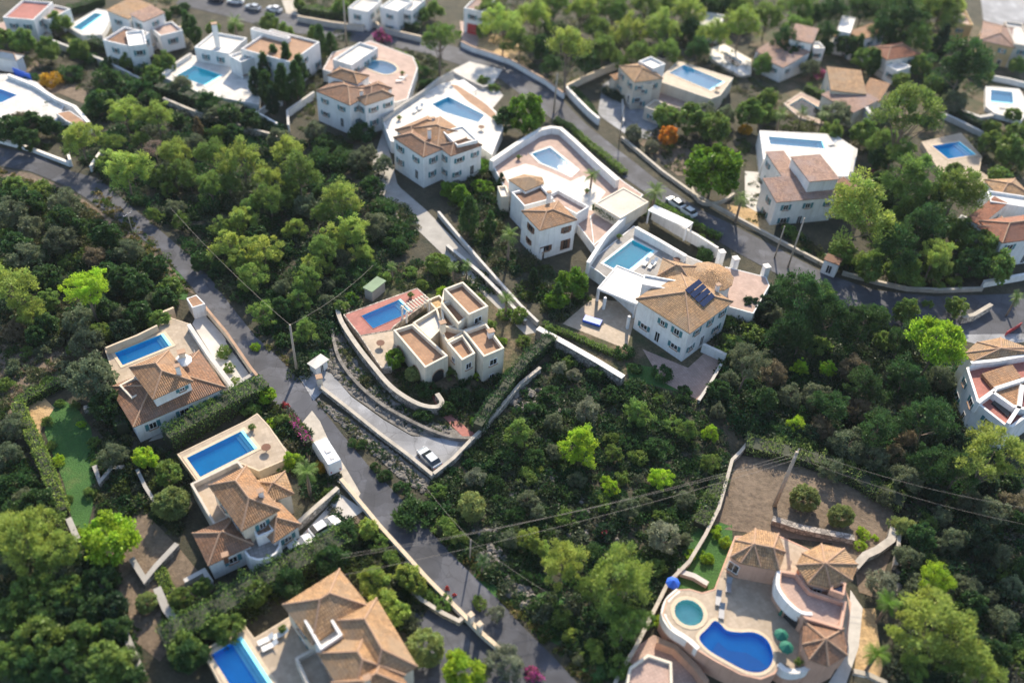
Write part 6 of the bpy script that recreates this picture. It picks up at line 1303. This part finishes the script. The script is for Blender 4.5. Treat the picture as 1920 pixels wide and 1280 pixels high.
rocks('limestone blocks on the bank beside the lower road', oq(930,1020, 980,1075, 1010,1130, 980,1140, 930,1090, 890,1040), 200, .15, .6, 3)
rocks('pale stones in the wild plot', oq(880,900, 960,860, 1060,860, 1160,960, 1180,1030, 1080,1010, 900,1010, 830,940), 170, .15, .5, 4)
rocks('rocky outcrop at the top of the wild plot', oq(965,725, 1030,735, 1060,790, 1000,780, 960,760), 90, .2, .7, 5)
rocks('loose rocks on the right of the path by the palms', oq(1680,1040, 1720,1060, 1710,1150, 1680,1120), 60, .2, .5, 6)
# ================================================================ POLES, WIRES
t1 = pole('bare wooden pole at the bend of the curving road above the driveway', 557,700, 10.0, arm=False, r=.22)
t2 = pole('short thin pole in the verge of the lower road', 881,1050, 4.6, arm=False, r=.13)
t3 = pole('thin pole with a crossarm beside the shaded road stripes', 252,448, 5.6, r=.09)
t4 = pole('big concrete pylon pole at the corner of the sandy lot', 1452,948, 11.5, r=.32)
t5 = pole('tall leaning-looking pole on the street right of the white gate pillars', 1477,502, 11.0, arm=False, r=.2)
t6 = pole('shorter pole left of the tall street pole', 1452,484, 7.2, arm=False, r=.16)
t7 = pole('pole at the bend of the right-hand road by the terracotta panels', 1038,212, 9.5, arm=False, r=.22)
t8 = pole('pole at the top edge standing before the long white road wall', 650,86, 12.0, arm=False, r=.24)
t9 = pole('thin street lamp pole by the beige villa car park', 1161,262, 8.0, arm=False, r=.12)
f = P(690, 1022, 5.0)
e = Vector((.5, .86, 0))
for i, s in enumerate((-.85, .0)): wire('%s of the twin power lines crossing the lower road to the pylon pole' % ('upper', 'lower')[i], P(640, 1040+i*6, 9.0), t4+e*s, 1.6, group=None)
wire('single power line crossing the lower road below the twin lines', P(640, 1078, 7.0), t4+Vector((0, 0, -1.6)), 1.5, group=None)
wire('upper power line running right from the pylon pole over the wood', t4+e*.85, P(1980, 960, 12.0), 1.4, group=None)
wire('lower power line running right from the pylon pole over the wood', t4-e*.85, P(1960, 990, 10.0), 1.2, group=None)
wire('cable from the short verge pole up to the driveway corner', t2, P(800, 915, 3.0), .3, .014, group=None)
wire('cable from the short verge pole down the rocky bank', t2, P(1060, 1130, 3.0), .5, .014, group=None)
wire('cable from the bare bend pole to the upper left through the pines', t1, P(320, 390, 8.0), 1.0, .018, group=None)
wire('cable from the bare bend pole to the red pool deck', t1, P(700, 497, 4.0), 1.0, .018, group=None)
# ================================================================ VEHICLES
car('white camper van parked in the lay-by beside the magenta bougainvillea', (598,838), (630,890), 'carw', 'van')
car('silver car parked at the end of the grey driveway', (790,848), (820,880), 'cars')
car('white car in the driveway of the lower left villa nearest the road', (622,985), (596,1000), 'carw'); car('white car in the driveway of the lower left villa, second from the road', (572,1020), (545,1035), 'carw')
car('blue car in the driveway of the lower left villa', (536,1040), (516,1054), 'carb')
for i, (f_, b_, pc) in enumerate((((430,6), (455,8), 'carw'), ((462,16), (488,22), 'cars'), ((500,18), (530,26), 'carw'), ((395,2), (418,4), 'card'))): car('%s car parked along the street at the top left' % ('white first', 'silver', 'rightmost white', 'leftmost dark')[i], f_, b_, pc)
car('white car parked on the right-hand road near the palm', (1258,380), (1272,390), 'carw'); car('white car just behind the first on the right-hand road', (1281,396), (1294,405), 'carw')
car('dark car beside the beige villa car park', (1226,203), (1244,207), 'card')
car('white car in front of the beige villa door', (1185,196), (1196,188), 'carw')
h = house('small white transformer hut with a blue door on the road bend', (1563,495), name='transformer_hut', cat='hut')
b = rect((1546,487), (1572,497), (1580,487), 2.6); block(h, b, 2.6, -.3, 'white'); i = frontside(b)[0][1]; window(h, b[i], b[(i+1) % 4], .5, 1.0, 1.0, 1.8, 'plain', 'door'); bm = bmesh.new(); prism(bm, offset(b, -.15), 2.6, 2.72); build('roof', bm, 'wood', h)
pt = G(1131, 1004); t = thing('garden_barrel', 'small red barrel lying in the wild plot', 'barrel', pt); bm = bmesh.new(); tube(bm, pt+Vector((0, 0, 0)), pt+Vector((0, 0, 1.0)), .42, .42, 14); build('barrel_body', bm, 'red', t); bm = bmesh.new(); tube(bm, pt+Vector((0, 0, 1.0)), pt+Vector((0, 0, 1.05)), .45, .45, 14); build('lid', bm, 'red', t)
# ================================================================ LABELS of the plants
LM = [((232,690), 'left villa pool'), ((415,850), 'deep blue pool'), ((470,960), 'lower left villa'), ((330,760), 'left villa'), ((640,1180), 'bottom villa'), ((440,1250), 'royal blue pool'), ((880,640), 'central cream villa'), ((720,590), 'red pool deck'),
 ((1180,485), 'turquoise pool'), ((1270,580), 'solar-panel villa'), ((1030,310), 'angular pool'), ((1020,420), 'tall white villa'), ((850,205), 'broad white terrace'), ((800,280), 'zigzag-roofed villa'), ((712,125), 'kidney-shaped pool'), ((655,190), 'brown stepped roofs'),
 ((370,140), 'turquoise square pool'), ((490,100), 'tall-chimney villa'), ((165,45), 'narrow turquoise pool'), ((165,75), 'yellow-green lawn'), ((250,60), 'maroon-roofed white villa'), ((50,58), 'ultramarine pool'), ((15,180), 'left-edge pool'), ((125,220), 'tan flat outbuilding'),
 ((1305,148), 'raised pale pool'), ((1190,150), 'beige villa'), ((1370,110), 'shrub-ringed pool'), ((1490,270), 'long blue pool'), ((1520,340), 'pink-tiled villa'), ((1785,285), 'sandy-terrace pool'), ((1880,420), 'red-roofed villa'), ((1490,90), 'pinkish-tiled pale villa'), ((1660,95), 'curved-white-roof villa'),
 ((1600,180), 'sand-roofed villa'), ((1525,205), 'half-hidden pool'), ((1850,80), 'yellow house'), ((1880,180), 'far right pool'), ((1880,700), 'radiating-beam villa'), ((1370,1200), 'free-form pool'), ((1295,1145), 'round spa pool'), ((1500,1100), 'salmon villa'), ((1500,930), 'sandy lot'),
 ((1490,900), 'pylon pole'), ((880,1030), 'short verge pole'), ((555,650), 'bare bend pole'), ((800,860), 'silver car'), ((612,860), 'white camper van'), ((245,430), 'thin crossarm pole'), ((130,850), 'left garden lawn'), ((400,460), 'curving road middle'), ((60,300), 'white kerb wall'), ((1090,680), 'white-capped stone wall'),
 ((1131,1000), 'red barrel'), ((1280,700), 'pink gravel'), ((1563,500), 'transformer hut'), ((1700,570), 'right road bend'), ((1480,460), 'tall street pole'), ((1040,170), 'road-bend pole'), ((648,45), 'top-edge pole'), ((885,1190), 'white gate posts'), ((780,1180), 'lower forecourt'),
 ((1625,1200), 'palm path'), ((290,277), 'bare dead pine'), ((885,948), 'big round pale bush'), ((1252,255), 'orange tree'), ((1000,1265), 'pink bougainvillea'), ((60,680), 'left wild slope'), ((100,1150), 'lower left wood'), ((1850,1100), 'bottom right wood'), ((1650,760), 'right-hand wild slope')]
SH = {'pine': 'billowy pine', 'young_pine': 'bushy young pine', 'tall_pine': 'tall dense pine', 'umbrella_pine': 'broad umbrella pine', 'high_pine': 'long-trunked pine', 'olive_tree': 'olive-like tree', 'leafy_tree': 'leafy tree', 'bush': 'shrub', 'flower_bush': 'flowering shrub', 'round_bush': 'rounded bush', 'cypress': 'pointed cypress', 'dead_pine': 'dead pine', 'palm': 'fan palm'}
GR = {'pine': 'pine trees', 'young_pine': 'young pines', 'tall_pine': 'tall pines', 'umbrella_pine': 'umbrella pines', 'high_pine': 'long-trunked pines', 'olive_tree': 'olive-like trees', 'leafy_tree': 'leafy garden trees', 'bush': 'shrubs', 'flower_bush': 'flowering shrubs', 'round_bush': 'rounded bushes', 'cypress': 'cypress trees', 'dead_pine': 'dead pines', 'palm': 'palm trees'}
bk = {}
for rec in TREES:
    t, kind, tint, x, y, w, lab = rec; t['group'] = GR[kind]
    if lab: continue
    (lx, ly), nm = min(LM, key=lambda l: (l[0][0]-x)**2+(l[0][1]-y)**2); dx, dy = x-lx, y-ly
    a = math.degrees(math.atan2(-dy, dx)) % 360; rel = ('right of', 'up and right of', 'above', 'up and left of', 'left of', 'down and left of', 'below', 'down and right of')[int((a+22.5)//45) % 8]
    sz = 'small' if w < 34 else ('large' if w > 70 else 'medium'); bk.setdefault((sz, TINTS[tint][1], SH[kind], rel, nm), []).append((math.hypot(dx, dy), t))
ORD = ['nearest', 'second nearest', 'third nearest', 'fourth nearest', 'fifth nearest', 'sixth nearest', 'seventh nearest', 'eighth nearest', 'ninth nearest', 'tenth nearest', 'eleventh nearest', 'twelfth nearest']
for (sz, tc, sh_, rel, nm), L_ in bk.items():
    L_.sort(key=lambda u: u[0])
    for i, (_, t) in enumerate(L_):
        t['label'] = '%s %s %s %s the %s' % (sz, tc, sh_, rel, nm) if len(L_) == 1 else '%s %s %s %s the %s, %s' % (sz, tc, sh_, rel, nm, ORD[min(i, 11)])
# ================================================================ FURNITURE ON THE TERRACES
def table_set(label, px, py, z, mat='wood'):
    g = P(px, py, z); t = thing('garden_table', label, 'table', g); bm = bmesh.new(); tube(bm, g+Vector((0, 0, .70)), g+Vector((0, 0, .75)), .65, n=14); build('table_top', bm, mat, t); bm = bmesh.new(); tube(bm, g, g+Vector((0, 0, .70)), .06); build('leg', bm, 'metal', t)
def pot(label, px, py, z, tint='mid'):
    g = P(px, py, z); t = thing('potted_plant', label, 'potted plant', g); bm = bmesh.new(); tube(bm, g, g+Vector((0, 0, .5)), .22, .34, 12); build('pot', bm, 'ridge', t)
    o = bpy.data.objects.new('leaves', LIB['bush'][0][0]); COL.objects.link(o); o.parent = t; o.scale = (.55,)*3; o.location = (0, 0, .4); o.color = (*TINTS[tint][0], 1)
for lab, k, x, y, z in (('round table on the pale patio right of the zigzag-roofed villa', 'H7', 1080, 660, 2.8), ('round table on the patio of the long white modern villa', 'H9', 1050, 780, 1.5), ('round table on the raised beige pool terrace', 'H13', 1620, 480, 4.0),
   ('round table on the sandy terrace at the right', 'H15', 560, 480, 1.5), ('round table on the grey terrace of the turquoise pool', 'z21', 1230, 690, 3.0), ('round table on the beige terrace of the deep blue pool', 'H2', 640, 300, 2.0), ('round table on the cream sunlit terrace of the central villa', 'H4', 400, 720, 1.5)): table_set(lab, *q(k, x, y)[0], z)
for lab, k, x, y, z in (('potted plant at the left of the pale blue angular pool', 'H6', 330, 360, 2.6), ('potted plant by the lone palm of the angular pool terrace', 'H6', 915, 650, 2.6), ('potted plant in the corner of the turquoise pool terrace', 'z21', 800, 510, 3.0), ('potted plant on the white terrace below the left wall by the zigzag-roofed villa', 'H7', 260, 560, 2.8),
   ('potted plant at the corner of the deep blue pool', 'H2', 545, 160, 2.0), ('potted plant on the red pool deck', 'H4', 640, 330, 1.5), ('potted plant on the terrace of the kidney-shaped pool', 'H8', 1180, 520, 3.0), ('potted plant on the royal blue pool terrace', 'H3', 690, 560, 2.0), ('potted plant by the scalloped parapet', 'H22', 1130, 1130, 3.0)): pot(lab, *q(k, x, y)[0], z)
parasol('closed white parasol on the terrace behind the left villa', *q('H1', 780, 480)[0], 2.0, 1.0, 'canvas', 2.2, False); parasol('open white parasol behind the left villa beside its chimney', *q('H1', 690, 560)[0], 2.0, 1.3, 'canvas', 4.6)
for lab, k, x, y, z, an in (('left lounger beside the kidney-shaped pool', 'H8', 1150, 600, 3.0, .3), ('right lounger beside the kidney-shaped pool', 'H8', 1190, 560, 3.0, .3), ('left lounger on the broad white terrace', 'H7', 420, 480, 2.8, 1.2), ('right lounger on the broad white terrace', 'H7', 470, 450, 2.8, 1.2), ('lounger on the pale terrace of the small far right pool', 'z30', 1760, 810, 1.0, .2), ('lounger by the long pool of the pink-tiled villa', 'H14', 930, 300, 4.0, .5)): lounger(lab, *q(k, x, y)[0], z, an)
# ================================================================ HAZE
hm = bpy.data.materials.new('haze'); hm.use_nodes = True; ht = hm.node_tree; ht.nodes.remove(ht.nodes['Principled BSDF'])
pv = ht.nodes.new('ShaderNodeVolumePrincipled'); pv.inputs['Color'].default_value = (0.80, 0.88, 1.0, 1); pv.inputs['Density'].default_value = 0.00006; pv.inputs['Anisotropy'].default_value = 0.2
ht.links.new(pv.outputs[0], ht.nodes['Material Output'].inputs['Volume']); MT['haze'] = hm
bm = bmesh.new(); prism(bm, [Vector((-2600, -1000, 0)), Vector((2600, -1000, 0)), Vector((2600, 3100, 0)), Vector((-2600, 3100, 0))], -3, 103); o = build('haze', bm, 'haze', uv=False); o['kind'] = 'stuff'; o['label'] = 'thin pale air haze over the whole hillside'
